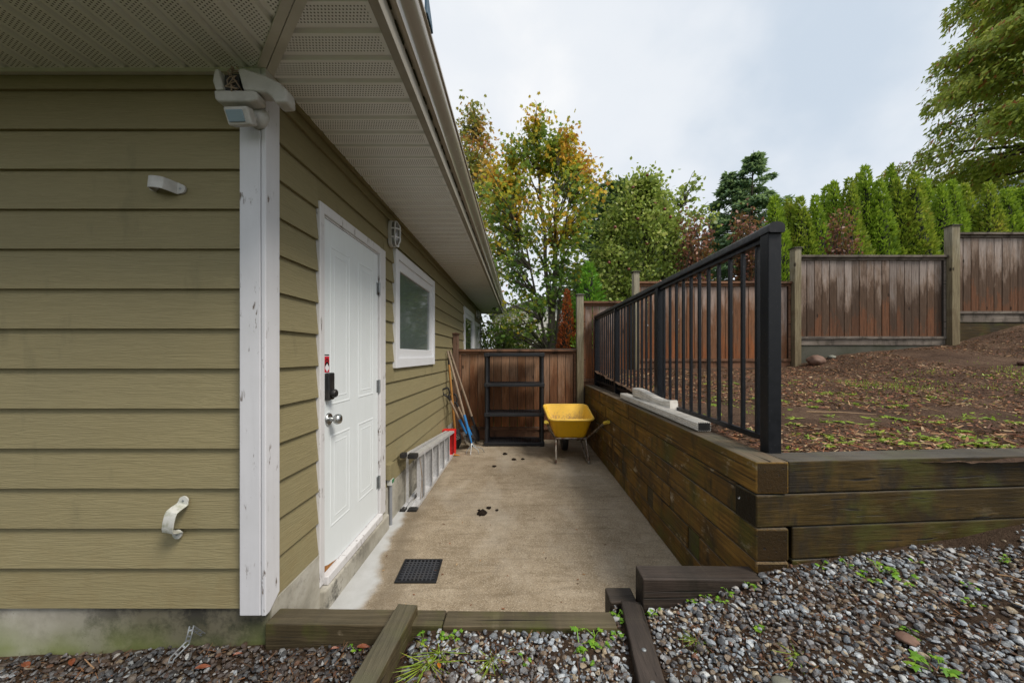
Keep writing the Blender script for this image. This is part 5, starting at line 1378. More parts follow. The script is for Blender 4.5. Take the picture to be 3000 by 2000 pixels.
broadleaf('maple_tree', 'tall multi-stem maple turning orange and yellow behind the patio fence', (0.86, 9.5, bz), [(-0.45, 0.1, 6.9, 0.075), (0.10, -0.2, 6.0, 0.085), (0.55, 0.3, 5.9, 0.06), (-1.1, 0.3, 5.3, 0.045), (0.15, 0.5, 6.4, 0.055)], maple_tips, 520, 0.108, 29, 0.15, MAPLE, BARK, 5, 0.1)
def tall_tips(rng):
    z = rng.uniform(3.0, 9.3); w = np.interp(z, [3, 5, 7, 9.4], [1.3, 1.25, 0.9, 0.25]); a = rng.uniform(0, 6.28); r = math.sqrt(rng.uniform(0.05, 1))
    return np.array([r*w*math.cos(a), r*w*math.sin(a), z])
broadleaf('maple_tree', 'narrow rusty-brown maple rising behind the gutter', (-1.62, 12.6, 0.45), [(0.0, 0, 9.2, 0.09), (-0.5, 0.2, 7.6, 0.05), (0.45, -0.2, 7.8, 0.05)], tall_tips, 210, 0.12, 26, 0.16, MAPLE2, BARK, 8, 0.1)
def apple_tips(rng):
    z = rng.uniform(0.5, 4.3); w = np.interp(z, [0.4, 1.2, 2.4, 3.4, 4.4], [1.15, 1.4, 1.30, 0.95, 0.25]); a = rng.uniform(0, 6.28); r = math.sqrt(rng.uniform(0.1, 1))
    return np.array([r*w*math.cos(a), r*w*math.sin(a)*0.8, z])
ap = broadleaf('apple_tree', 'dense green apple tree with small red apples behind the railing', (2.92, 8.7, far_z(2.92, 8.7)), [(0.1, 0, 3.9, 0.08), (-0.7, 0.2, 2.9, 0.05), (0.7, 0.1, 3.0, 0.05)], apple_tips, 480, 0.075, 34, 0.13, APPLE, BARKD, 12, 0.1, tmpl=LEAF_OV, droop=0.25)
APM = flat('red_apple_skin', (0.20, 0.045, 0.03), 0.35, var=0.3, scale=30)
bm = bmesh.new(); bmesh.ops.create_icosphere(bm, subdivisions=2, radius=0.034); me = bpy.data.meshes.new('apple'); bm.to_mesh(me); bm.free(); me.materials.append(APM); me.polygons.foreach_set('use_smooth', [True]*len(me.polygons))
rg = np.random.default_rng(3)
for k in range(34):
    tp = apple_tips(rg); s_ = 1.0
    o = bpy.data.objects.new('apple', me); link(o, ap); v = np.array([2.92, 8.7, far_z(2.92, 8.7)]) + tp; o.location = (v[0], v[1] - 0.25, v[2])
def sparse_tips(rng):
    u = rng.uniform(); return np.array([-0.1 + 1.0*u + rng.normal(0, .12), rng.normal(0, .2), 4.1 - 1.3*abs(u-0.35) + rng.normal(0, .2)])
broadleaf('young_tree', 'thin sparse-leaved sapling right of the apple tree', (3.75, 8.9, far_z(3.75, 8.9)), [(0.1, 0, 3.5, 0.03), (0.5, 0.1, 3.2, 0.02)], sparse_tips, 30, 0.10, 9, 0.10, APPLE, BARKD, 15, 0.05, tmpl=LEAF_OV)

def shrub(name, label, base, w, h, n, leaf, mat, seed, lean=0.0, spiky=0.3, group='shrubs beyond the fence', tmpl=LEAF_OV):
    rng = np.random.default_rng(seed); base = np.array(base, float); t = thing(name, label, 'shrub', tuple(base), group)
    tr = MB(); C = []; D = []
    ns = max(5, int(n/70))
    for k in range(ns):
        a = rng.uniform(0, 6.28); r = rng.uniform(0.1, 1)**0.6*w; hh = h*rng.uniform(0.70, 1.0)*(1 - spiky*r/w*0.4)
        p = branch(rng, base + np.array([r*0.25*math.cos(a), r*0.25*math.sin(a), 0]), base + np.array([r*math.cos(a) + lean*hh, r*math.sin(a), hh]), -0.05, 0.12, 6)
        tr.tube([tuple(q) for q in p], [0.016*(1-0.8*i/5) for i in range(6)], 5, caps=False)
        for j in range(int(n/ns)):
            f = rng.uniform(0.05, 1); i0 = min(4, int(f*5)); q = p[i0] + (p[i0+1]-p[i0])*(f*5-i0); C.append(q + rng.normal(0, 0.085*(w/0.5)**0.5, 3)); D.append(rng.normal(0, 1, 3) + np.array([0, 0, -0.2]))
    C = np.array(C); D = np.array(D); nr = unit(rng, len(C)); L = leaf*rng.uniform(0.6, 1.3, len(C))
    V, F = cards(C, D, nr, L, L*0.62, tmpl, 0.2)
    tr.build('stems', BARKD, t, recalc=False); raw_mesh('crown', V, F, mat, t); return t
shrub('brown_shrub', 'withered dark red-brown bush between the apple tree and the fir', (3.72, 7.9, far_z(3.72, 7.9)), 0.36, 3.75, 3400, 0.08, BRNL, 31, 0.02)
shrub('brown_shrub', 'withered brown bush directly behind the railing end post', (4.90, 7.9, far_z(4.9, 7.9)), 0.34, 3.5, 3200, 0.08, BRNL, 32, -0.03)
shrub('brown_shrub', 'dead brown spiky bush in front of the cedar hedge', (6.72, 7.9, far_z(6.7, 7.9)), 0.28, 3.25, 2200, 0.075, BRNL, 33, 0.07)
shrub('leafy_shrub', 'pale green leafy bush below the dead spiky bush', (7.05, 7.8, far_z(7.05, 7.8)), 0.5, 1.85, 1300, 0.10, SHRUB, 34)
shrub('leafy_shrub', 'olive bush at the foot of the garden behind the reddish fence panel', (4.95, 8.0, far_z(5, 8)), 0.7, 1.7, 1800, 0.085, SHRUB, 35)
for k, (x, y, w, h, lb) in enumerate([(-0.75, 10.8, 0.8, 2.0, 'olive bush nearest the far house corner'), (0.0, 11.4, 0.9, 1.5, 'low olive bush left of the maple trunk'), (1.35, 10.5, 0.7, 1.6, 'yellow-green bush right of the maple trunk'), (-0.35, 14.0, 1.2, 2.9, 'tall dark green bush far behind the eave end'), (2.3, 10.6, 1.0, 2.4, 'green bush between the maple and the apple tree')]):
    shrub('leafy_shrub', lb, (x, y, far_z(x, y)), w, h, 2000, 0.09, SHRUB, 40 + k)

# --- conifers
def cedar_mesh(name, h, r, n, seed, mat, top=0.12, spray=0.16, ragged=0.14):
    """emerald cedar: dense upright plume of flat sprays"""
    rng = np.random.default_rng(seed)
    z = h * (1 - np.sqrt(rng.uniform(0, 1, n)) * 0.985) * 1.0
    z = np.where(rng.uniform(0, 1, n) < 0.25, rng.uniform(0.0, h, n), z)
    t_ = z / h
    prof = r * np.minimum(1.0, 0.72 + 0.9*t_) * np.power(np.clip(1 - t_, 0, 1), 0.85) * 1.25 + 0.012
    a = rng.uniform(0, 2*np.pi, n)
    lump = np.array([mnoise.noise((math.cos(q)*1.6, math.sin(q)*1.6 + seed, zz*1.7)) for q, zz in zip(a, z)])
    rr = prof * (1 + ragged*1.6*lump) * (0.72 + 0.30*np.sqrt(rng.uniform(0, 1, n)))
    C = np.stack([rr*np.cos(a), rr*np.sin(a), z], -1)
    rad_ = np.stack([np.cos(a), np.sin(a), np.zeros(n)], -1); tan = np.stack([-np.sin(a), np.cos(a), np.zeros(n)], -1)
    D = rad_*rng.uniform(0.1, 0.9, (n, 1)) + tan*rng.normal(0, 0.35, (n, 1)) + np.array([0, 0, 1])*rng.uniform(0.35, 1.1, (n, 1))
    nr = tan*rng.normal(0, 1, (n, 1)) + rad_*rng.normal(0.6, 0.6, (n, 1))
    L = spray*rng.uniform(0.6, 1.3, n); V, F = cards(C, D, nr, L, L*rng.uniform(0.28, 0.45, n), LEAF_RH, 0.12)
    # a dark inner core so that the plume is not see-through
    me = bpy.data.meshes.new(name); me.from_pydata(V, [], F); me.materials.append(mat); return me
CED = m_leaf('emerald_cedar', [(0.0, (0.070, 0.135, 0.012)), (0.4, (0.20, 0.33, 0.022)), (0.75, (0.34, 0.48, 0.04)), (1.0, (0.46, 0.55, 0.07))], 2.2, 0.55, 0.35, seed=1)
CEDB = m_leaf('bronzed_cedar', [(0.0, (0.075, 0.13, 0.012)), (0.4, (0.21, 0.31, 0.024)), (0.72, (0.36, 0.42, 0.045)), (1.0, (0.46, 0.32, 0.07))], 2.0, 0.5, 0.35, seed=2)
CEDY = m_leaf('bright_cedar', [(0.0, (0.05, 0.15, 0.016)), (0.5, (0.12, 0.31, 0.024)), (1.0, (0.24, 0.44, 0.04))], 2.5, 0.6, 0.3)
CEDR = m_leaf('dead_red_cedar', [(0.0, (0.12, 0.025, 0.010)), (0.5, (0.32, 0.065, 0.016)), (1.0, (0.50, 0.13, 0.025))], 2.5, 0.6, 0.2)
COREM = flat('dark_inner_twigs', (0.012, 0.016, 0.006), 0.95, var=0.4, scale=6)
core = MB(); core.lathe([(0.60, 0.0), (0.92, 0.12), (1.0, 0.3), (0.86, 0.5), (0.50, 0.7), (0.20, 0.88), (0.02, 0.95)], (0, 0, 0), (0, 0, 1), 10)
CMESH = [cedar_mesh('crown', 4.0, 0.44, 7500, 60 + k, (CED, CEDB, CED, CEDB, CED)[k], spray=0.105, ragged=0.10 + 0.05*k) for k in range(5)]
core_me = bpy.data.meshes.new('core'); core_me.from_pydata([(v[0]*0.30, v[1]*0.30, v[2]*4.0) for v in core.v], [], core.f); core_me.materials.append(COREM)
trunk_me = bpy.data.meshes.new('trunk'); tm = MB().tube([(0,0,-0.2),(0,0,1.2),(0,0,3.4)], [0.07, 0.055, 0.01], 7); trunk_me.from_pydata(tm.v, [], tm.f); trunk_me.materials.append(BARKD)
def cedar(loc, h, w, k, label, name='cedar_tree', group=None, mesh=None, cat='tree'):
    t = thing(name, label, cat, loc, group); t.rotation_euler = (random.uniform(-.03, .03), random.uniform(-.035, .035), 0)
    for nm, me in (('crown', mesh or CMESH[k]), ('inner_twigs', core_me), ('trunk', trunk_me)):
        o = bpy.data.objects.new(nm, me); COL.objects.link(o); o.parent = t; o.scale = (w, w, h/4.0); o.rotation_euler = (0, 0, random.uniform(0, 6.28))
    return t
tops = [(490,1020),(565,1030),(628,1018),(680,1012),(742,972),(797,938),(852,930),(903,897),(945,868),(1000,935),(1062,872),(1118,932),(1172,910),(1228,930),(1330,950),(1390,935),(1462,948),(1578,945),(1632,985),(1692,972),(1760,975),(1830,960),(1900,970)]
ordn = ['first', 'second', 'third', 'fourth', 'fifth', 'sixth', 'seventh', 'eighth', 'ninth', 'tenth', 'eleventh', 'twelfth', 'thirteenth', 'fourteenth', 'fifteenth', 'sixteenth', 'seventeenth', 'eighteenth', 'nineteenth', 'twentieth', 'twenty-first', 'twenty-second', 'twenty-third']
rnd = random.Random(2)
for k, (zx, zy) in enumerate(tops):
    px, pyy = (2000 + zx/1.742)/1.2755, zy/1.742/1.2755
    yv = 9.2 + (0.55 if k % 3 == 1 else 0.0) + rnd.uniform(-0.15, 0.15)
    x, _, z = P(px, pyy, yv); gz_ = far_z(x, yv) - 0.1
    cedar((x, yv, gz_), z - gz_ + 0.06, rnd.uniform(0.92, 1.20), (k*3) % 5, ordn[k].capitalize() + ' columnar cedar from the left in the clipped green hedge', 'hedge_cedar', 'columnar cedars of the hedge')
ym = cedar_mesh('crown', 4.0, 0.50, 4200, 77, CEDY, spray=0.13); rm = cedar_mesh('crown', 4.0, 0.42, 4200, 78, CEDR, spray=0.11)
cedar((1.36, 7.5, 0.7), 2.55, 1.05, 0, 'young bright green cedar behind the fence post', 'young_cedar', mesh=ym)
cedar((0.955, 7.35, 0.75), 1.92, 0.56, 0, 'small dead rust-red cedar beside the fence post', 'dead_cedar', mesh=rm)
cedar((1.10, 7.6, 0.7), 1.50, 0.35, 0, 'thin green cedar behind the dead red cedar', 'young_cedar', mesh=ym)

def conifer(name, label, base, h, w, z0, mat, seed, nbr, per, spray, droop=0.25, leaders=((0, 0, 1.0),), taper=0.9, group='tall conifers', up=0.25, wid=0.32, tipdroop=0.0, fill=0.30, randd=0.25):
    rng = np.random.default_rng(seed); base = np.array(base, float); t = thing(name, label, 'tree', tuple(base), group)
    tr = MB(); C = []; D = []; N_ = []
    for (lx, ly, lh) in leaders:
        tr.tube([tuple(base), tuple(base + np.array([lx*0.3, ly*0.3, h*lh*0.45])), tuple(base + np.array([lx, ly, h*lh]))], [0.02*h, 0.013*h, 0.01], 8)
        for k in range(int(nbr*lh)):
            f = (rng.uniform(0, 1))**1.0; zz = z0 + (h*lh - z0)*f
            rmax = w*lh*(1 - f)**taper + 0.12
            a = rng.uniform(0, 2*math.pi); r = rmax*rng.uniform(0.72, 1.08)
            o = base + np.array([lx*zz/(h*lh), ly*zz/(h*lh), zz]); e_ = o + np.array([r*math.cos(a), r*math.sin(a), up*r - droop*r*1.2])
            p = branch(rng, o, e_, -up*0.35, 0.05, 6)
            for q in (p[3:]): q[2] -= tipdroop*r*0.2
            tr.tube([tuple(q) for q in p], [0.012*r + 0.006 - (0.011*r + 0.004)*i/5 for i in range(6)], 4, caps=False)
            m_ = int(per*(0.35 + r/w))
            bd = (e_ - o)/max(1e-3, np.linalg.norm(e_ - o)); sd_ = np.array([-bd[1], bd[0], 0])
            for j in range(m_):
                g = fill*0.4 + (1.02 - fill*0.4)*rng.uniform(0, 1)**0.62; i0 = min(4, int(g*5)); q = p[i0] + (p[i0+1]-p[i0])*(g*5-i0)
                lat = rng.normal(0, 0.22*r*(1.05 - g) + 0.10)
                C.append(q + sd_*lat + np.array([0, 0, -abs(lat)*droop - abs(rng.normal(0, 0.05 + tipdroop*0.5))])); D.append(bd*rng.uniform(0.4, 1) + sd_*np.sign(lat)*rng.uniform(0.2, 0.9) + np.array([0, 0, -droop*rng.uniform(0.2, 1.6)]) + rng.normal(0, randd, 3)); N_.append(np.array([0, 0, 1]) + rng.normal(0, 0.55, 3))
    C = np.array(C); D = np.array(D); N_ = np.array(N_); L = spray*rng.uniform(0.55, 1.3, len(C))
    V, F = cards(C, D, N_, L, L*wid*rng.uniform(0.7, 1.3, len(C)), LEAF_RH, 0.2)
    tr.build('trunk', BARKD, t, recalc=False); raw_mesh('crown', V, F, mat, t); return t
FIR = m_leaf('douglas_fir', [(0.0, (0.07, 0.14, 0.08)), (0.5, (0.16, 0.27, 0.15)), (1.0, (0.29, 0.40, 0.22))], 0.5, 0.6, 0.4)
FIR2 = m_leaf('dark_fir', [(0.0, (0.05, 0.095, 0.036)), (0.5, (0.10, 0.17, 0.065)), (1.0, (0.17, 0.25, 0.10))], 0.5, 0.6, 0.25)
RCED = m_leaf('red_cedar', [(0.0, (0.09, 0.155, 0.032)), (0.35, (0.25, 0.33, 0.050)), (0.7, (0.46, 0.50, 0.075)), (1.0, (0.58, 0.50, 0.11))], 1.5, 0.45, 0.38, flecks=(0.92, (0.36, 0.12, 0.035)))
x, yv, z = P(1728, 345, 28.0)
conifer('fir_tree', 'tall dark Douglas fir with a second leader beyond the railing', (x - 0.4, 28, 2.0), z - 2.0, 5.6, 2.5, FIR, 91, 165, 150, 0.36, 0.16, ((0.5, 0, 1.0), (-1.1, 0.5, 0.90)), 0.92, wid=0.42, fill=0.6)
x, yv, z = P(1432, 415, 15.0)
conifer('fir_tree', 'rounded dark evergreen behind the apple tree', (x, 15, 1.2), z - 1.2, 2.4, 1.5, FIR2, 92, 120, 70, 0.36, 0.15, ((0.35, 0, 1.0), (-0.5, 0.2, 0.985), (0.9, .2, 0.93)), 0.55, up=0.5)
x, yv, z = P(1512, 462, 17.0)
conifer('fir_tree', 'small pointed evergreen right of the apple tree top', (x, 17, 1.5), z - 1.5, 1.7, 1.5, FIR2, 93, 90, 60, 0.36, 0.15, up=0.4)
def big_cedar(label, base, h, z0, R0, n, seed, mat):
    rng = np.random.default_rng(seed); base = np.array(base, float); t = thing('red_cedar_tree', label, 'tree', tuple(base), 'tall conifers')
    tr = MB(); tr.tube([tuple(base), tuple(base + [0, 0, h*0.5]), tuple(base + [0, 0, h*0.97])], [0.45, 0.28, 0.03], 10)
    nb = 150; bz_ = z0 + (h - z0)*rng.uniform(0, 1, nb)**1.25; ba = rng.uniform(0, 2*np.pi, nb)
    br = R0*np.power(1 - (bz_ - z0)/(h - z0), 0.92)*rng.uniform(0.80, 1.10, nb) + 0.15
    C = []; D = []; N_ = []
    for zz, a, r in zip(bz_, ba, br):
        o = base + np.array([0, 0, zz]); rad_ = np.array([math.cos(a), math.sin(a), 0]); tan = np.array([-math.sin(a), math.cos(a), 0])
        p = [o + rad_*r*f + np.array([0, 0, r*(0.16*math.sin(f*2.2) - 0.10*f)]) for f in np.linspace(0, 1, 7)]
        tr.tube([tuple(q) for q in p[:6]], [0.02 + 0.012*r*(1 - i/6) for i in range(6)], 4, caps=False)
        m_ = int(n/nb*(0.25 + r/R0)); f = 0.30 + 0.72*rng.uniform(0, 1, m_)**0.7; i0 = np.minimum(5, (f*6).astype(int)); pa_ = np.array(p); q = pa_[i0] + (pa_[i0+1] - pa_[i0])*(f*6 - i0)[:, None]
        lat = rng.normal(0, 1, m_)*(0.26 + 0.15*r*(1.1 - f)); hang = -np.abs(rng.normal(0, 0.34, m_)) + 0.06
        C.append(q + tan*lat[:, None] + np.array([0, 0, 1])*hang[:, None]); D.append(rad_*rng.uniform(0.1, 0.9, (m_, 1)) + tan*rng.normal(0, 0.7, (m_, 1)) + np.array([0, 0, -1])*rng.uniform(0.0, 1.1, (m_, 1))); N_.append(rad_*rng.normal(0.8, 0.6, (m_, 1)) + tan*rng.normal(0, 0.7, (m_, 1)) + np.array([0, 0, 1])*rng.normal(0.6, 0.5, (m_, 1)))
    C = np.concatenate(C); D = np.concatenate(D); N_ = np.concatenate(N_); L = rng.uniform(0.10, 0.26, len(C))
    V, F = cards(C, D, N_, L, L*rng.uniform(0.3, 0.55, len(C)), LEAF_RH, 0.2)
    tr.build('trunk', BARKD, t, recalc=False); raw_mesh('crown', V, F, mat, t); return t
big_cedar('huge drooping western red cedar above the hedge', (19.7, 13.0, 2.8), 20.5, 5.3, 4.9, 130000, 95, RCED)

# ------------------------------------------------------------------ distant houses
PALE = flat('pale_siding', (0.62, 0.60, 0.55), 0.7, var=0.05)
def far_house(name, label, x0, x1, y0, y1, z0, ze, zr, wall, roofc, wins, gable='front', trimc=WINW, lap=0.2):
    t = thing(name, label, 'house', ((x0+x1)/2, y0, z0))
    xm = (x0 + x1)/2
    m = MB(); m.prism([(x0, z0), (x1, z0), (x1, ze), (xm, zr), (x0, ze)], 'y', y0, y1); m.build('wall', wall, t)
    b = MB(); z = z0
    while z < ze: b.box(x0 - 0.01, x1 + 0.01, y0 - 0.012, y0 - 0.001, z, z + 0.015); z += lap
    b.build('siding_line', JCH, t)
    r_ = MB(); ov = 0.35
    for s_ in (-1, 1):
        xe = xm + s_*((x1-x0)/2 + ov); zE = ze - ov*(zr-ze)/((x1-x0)/2)
        r_.add([(xm, y0-ov, zr+0.02), (xe, y0-ov, zE+0.02), (xe, y1+ov, zE+0.02), (xm, y1+ov, zr+0.02), (xm, y0-ov, zr+0.16), (xe, y0-ov, zE+0.16), (xe, y1+ov, zE+0.16), (xm, y1+ov, zr+0.16)], [(0,1,2,3), (4,7,6,5), (0,4,5,1), (1,5,6,2), (2,6,7,3), (3,7,4,0)])
    r_.build('roof', roofc, t)
    for (a, b_, c, d_) in wins:
        w = MB(); w.box(a - 0.08, b_ + 0.08, y0 - 0.05, y0 - 0.002, c - 0.08, d_ + 0.08); w = w.build('window', trimc, t)
        MB().box(a, b_, y0 - 0.06, y0 - 0.051, c, d_).build('pane', GLASS2, w)
    MB().box(x0, x1, y0 - 0.03, y0 - 0.001, ze - 0.12, ze + 0.02).build('band_board', JCH, t)
    return t
far_house('neighbour_house', 'pale gabled house glimpsed through the maple', -1.6, 4.6, 24.0, 32.0, 0.6, 3.95, 5.0, PALE, ROOFM, [(2.9, 3.5, 2.3, 3.3), (0.2, 1.0, 2.2, 3.2), (2.75, 3.05, 4.15, 4.45)])
far_house('uphill_house', 'blue-grey house corner behind the right end of the hedge', 24.2, 40.0, 19.0, 27.0, 3.0, 9.9, 12.3, flat('blue_grey_siding', (0.42, 0.50, 0.54), 0.7, var=0.05), flat('grey_roof', (0.14, 0.17, 0.20), 0.8), [(26.2, 27.6, 7.2, 8.8)])
m = MB().box(-1.0, 2.2, 6.95, 7.1, 0.4, 1.50).build('planter_wall', TIMBB, bevel=0.01); tag(m, 'dark low timber edging just behind the patio fence', 'planter')

# ------------------------------------------------------------------ boulders by the fence
clod((4.66, 5.82, garden_z(4.66, 5.82) + 0.02), 0.115, 'rounded reddish boulder at the foot of the fence post', 3.7, BOULD, 'boulder', 'boulder', None, 0.75)
clod((5.02, 5.95, garden_z(5.02, 5.95) + 0.0), 0.055, 'small mossy grey rock under the grey fence panel', 8.3, GREYB, 'rock', 'rock', None, 0.6)
clod((6.3, 4.6, garden_z(6.3, 4.6) + 0.01), 0.07, 'flat brown stone on the bare soil slope', 5.1, BOULD, 'rock', 'rock', None, 0.5)

# ------------------------------------------------------------------ litter, weeds, grass
rng = np.random.default_rng(17)
def strips(P_, name, mat, L, W, label, cat, flatness=0.25):
    n = len(P_); a = rng.uniform(0, 2*np.pi, n); D = np.stack([np.cos(a), np.sin(a), rng.normal(0, flatness, n)], -1); nr = np.stack([rng.normal(0, .45, n), rng.normal(0, .45, n), np.ones(n)], -1)
    V, F = cards(P_, D, nr, L, W, LEAF_ST, 0.12); return stuff(raw_mesh(name, V, F, mat), label, cat)
n = 46000
xs = 1.25 + 7.5*rng.uniform(0, 1, n)**1.15; ys = 1.86 + 4.1*rng.uniform(0, 1, n)**1.2
keep = np.array([mnoise.noise((a*0.9, b*0.9, 1.0)) > -0.35 for a, b in zip(xs, ys)]); xs, ys = xs[keep], ys[keep]
Pz = np.array([(a, b, garden_z(a, b) + 0.009) for a, b in zip(xs, ys)])
strips(Pz, 'leaf_litter', LITTER, 0.010 + 0.055*rng.uniform(0, 1, len(Pz))**2.2, 0.004 + 0.014*rng.uniform(0, 1, len(Pz))**1.5, 'scattered bark, straw and dead leaf litter on the raised garden soil', 'litter')
n = 7500
xs = rng.uniform(-2.3, 2.6, n); ys = rng.uniform(0.95, 1.62, n)
keep = np.array([(mnoise.noise((a*1.5 + 4.1, b*1.9, 2.0)) + 0.5*mnoise.noise((a*4, b*4, 7.0)) > -0.18) and not on_timber(a, b) and not (-1.07 < a < 1.07 and b > 1.5) and not (a < -1.0 and b > 1.54) for a, b in zip(xs, ys)]); xs, ys = xs[keep], ys[keep]
Pz = np.array([(a, b, gravel_z(a, b) + 0.009) for a, b in zip(xs, ys)])
strips(Pz, 'needle_litter', LITTER2, 0.015 + 0.05*rng.uniform(0, 1, len(Pz))**2, 0.0015 + 0.004*rng.uniform(0, 1, len(Pz)), 'brown needles and stalks lying over the gravel', 'litter', 0.35)

def weed_mesh(seed, nl, L, stem, lobed=True, mat=WEED, upr=0.7, wr=0.22):
    rg = np.random.default_rng(seed); V = []; F = []
    for k in range(nl):
        a = rg.uniform(0, 6.28); tilt = rg.uniform(0.25, 1.0)*upr; ln = stem*rg.uniform(0.5, 1.1)
        d_ = np.array([math.cos(a)*(1-tilt*0.6), math.sin(a)*(1-tilt*0.6), tilt]); d_ /= np.linalg.norm(d_); tip = d_*ln
        s_ = np.array([-math.sin(a), math.cos(a), 0])*0.0012
        b0 = len(V); V += [tuple(-s_), tuple(s_), tuple(tip + s_), tuple(tip - s_)]; F.append((b0, b0+1, b0+2, b0+3))
        for lob in ((-0.9, 0, 0.9) if lobed else (0,)):
            aa = a + lob; ld = np.array([math.cos(aa), math.sin(aa), rg.uniform(-0.35, 0.25)])[None]; ll = np.array([L*rg.uniform(0.7, 1.15)])
            v, f = cards(tip[None], ld, np.array([[rg.normal(0, .25), rg.normal(0, .25), 1.0]]), ll, ll*(0.72 if lobed else wr), LEAF_MP if lobed else LEAF_OV, 0.18)
            b0 = len(V); V += [tuple(q) for q in v]; F += [tuple(int(i) + b0 for i in q) for q in f]
    me = bpy.data.meshes.new('weed'); me.from_pydata(V, [], F); me.materials.append(mat); return me
WM = [weed_mesh(s_, 4 + s_ % 3, 0.020, 0.036) for s_ in range(4)]
def at_gravel(px, pyy):
    y = 1.5
    for _ in range(25):
        x = (px - 1193)*y/850; z = gravel_z(x, y); y = 0.5*y + 0.5*850*(CAMZ - z)/(pyy - 815)
    return x, y, gravel_z(x, y)
gw = [(1887,1300),(1947,1299),(2022,1313),(1985,1327),(2080,1335),(2101,1294),(2301,1287),(2222,1346),(1568,1342),(1660,1343),(1707,1336),(1626,1375),(1491,1373),(1468,1379),(1660,1383),(2097,1458),(2143,1542),(2160,1535),(1747,1454),(2233,1387),(1395,1388),(1416,1413),
      (1033,1453),(1362,1444),(1330,1480),(1386,1486),(1418,1425),(1411,1441),(1202,1520),(1348,1526),(941,1432),(841,1443),(1054,1438),(973,1470)]
big = {2: 1.5, 3: 1.2, 4: 1.2, 16: 1.5, 17: 1.3, 23: 1.35, 24: 1.5, 22: 1.0}
rnd = random.Random(6)
for k, (a, b) in enumerate(gw):
    x, y, z = at_gravel(a, b)
    y = min(y, 1.50 if x < 0.41 else (1.60 if x < 1.06 else 1.63 + (x-1.06)*0.078)); z = gravel_z(x, y)
    o = bpy.data.objects.new('gravel_weed', WM[k % 4]); COL.objects.link(o); o.location = (x, y, z + 0.002); s_ = big.get(k, 0.75)*rnd.uniform(0.85, 1.1); o.scale = (s_,)*3; o.rotation_euler = (0, 0, rnd.uniform(0, 6.28))
    tag(o, 'small bright green lobed weed sprouting from the gravel', 'weed', 'weeds in the gravel')
GT = weed_mesh(50, 34, 0.11, 0.015, False, WEED2, 0.7, 0.035)
for (a, b, s_) in [(1010, 1500, 1.0), (985, 1525, 1.1), (1130, 1515, 0.8), (1600, 1470, 0.6), (1830, 1505, 0.7)]:
    x, y, z = at_gravel(a, b); o = bpy.data.objects.new('grass_tuft', GT); COL.objects.link(o); o.location = (x, y, z); o.scale = (s_,)*3; o.rotation_euler = (0, 0, a)
    tag(o, 'wispy olive grass tuft among the gravel stones', 'grass tuft', 'grass tufts in the gravel')
GWM = [weed_mesh(70 + s_, 15, 0.045, 0.010, False, WEED2, 0.6) for s_ in range(3)] + [weed_mesh(80 + s_, 7, 0.026, 0.022, True, WEED2, 0.5) for s_ in range(2)]
def at_garden(px, pyy):
    y = 2.5
    for _ in range(60):
        x = (px - 1193)*y/850; z = garden_z(x, y); y = 0.6*y + 0.4*850*(CAMZ - z)/(pyy - 815)
        y = min(max(y, 1.9), 5.8)
    return x, y, garden_z(x, y)
# measured in the enlarged garden view (origin 2290,1000, scale 3.3127)
gz_pts = [(150,380),(180,500),(240,590),(290,640),(330,580),(370,510),(450,500),(590,500),(650,520),(700,275),(760,440),(960,290),(1080,305),(1120,360),(700,605),(760,625),(890,600),(990,630),(1130,630),(1250,505),(1450,545),(1540,550),(1730,550),(1480,330),(1600,290),(1800,340),(2000,330),(2100,545),(2050,760),(2250,790),(1780,720),(1800,745),(1500,725),(1180,765),(1020,735),(870,750),(820,815),(600,780),(540,780),(440,790),(480,730),(130,750),(60,660),(40,590),(120,810),(260,935),(340,980),(400,910),(410,1020),(520,940),(560,990),(640,990),(720,950),(880,890),(1080,950),(1060,985),(1200,990),(1390,785),(1480,790),(1440,950),(1230,855),(1720,870),(1780,900),(1830,940),(1900,960),(1880,1000),(1940,1010),(1620,1010),(1540,1020),(2120,1015),(2050,930),(2300,1015),(850,240),(870,125),(1240,85),(1330,70)]
for k, (a, b) in enumerate(gz_pts):
    px, pyy = (2290 + a/3.3127)/1.2755, (1000 + b/3.3127)/1.2755
    x, y, z = at_garden(px, max(pyy, 822) if pyy > 818 else 822)
    o = bpy.data.objects.new('garden_weed', GWM[k % 5]); COL.objects.link(o); o.location = (x, y, z + 0.002)
    s_ = rnd.uniform(0.9, 1.45)*(1.3 if 1700 < a < 1960 and b > 850 else 1.0)*(0.9 + 0.08*y); o.scale = (s_,)*3; o.rotation_euler = (0, 0, rnd.uniform(0, 6.28))
    tag(o, 'low yellow-green weed rosette on the bare garden soil', 'weed', 'weeds on the raised garden')
for k in range(26):
    x = rnd.uniform(1.34, 3.2); y = rnd.uniform(2.2, 5.2)
    if x - 1.3 > (y-1.8)*0.55: continue
    o = bpy.data.objects.new('garden_weed', GWM[k % 5]); COL.objects.link(o); o.location = (x, y, garden_z(x, y) + 0.002); s_ = rnd.uniform(0.8, 1.5); o.scale = (s_,)*3
    tag(o, 'low yellow-green weed rosette on the bare garden soil', 'weed', 'weeds on the raised garden')
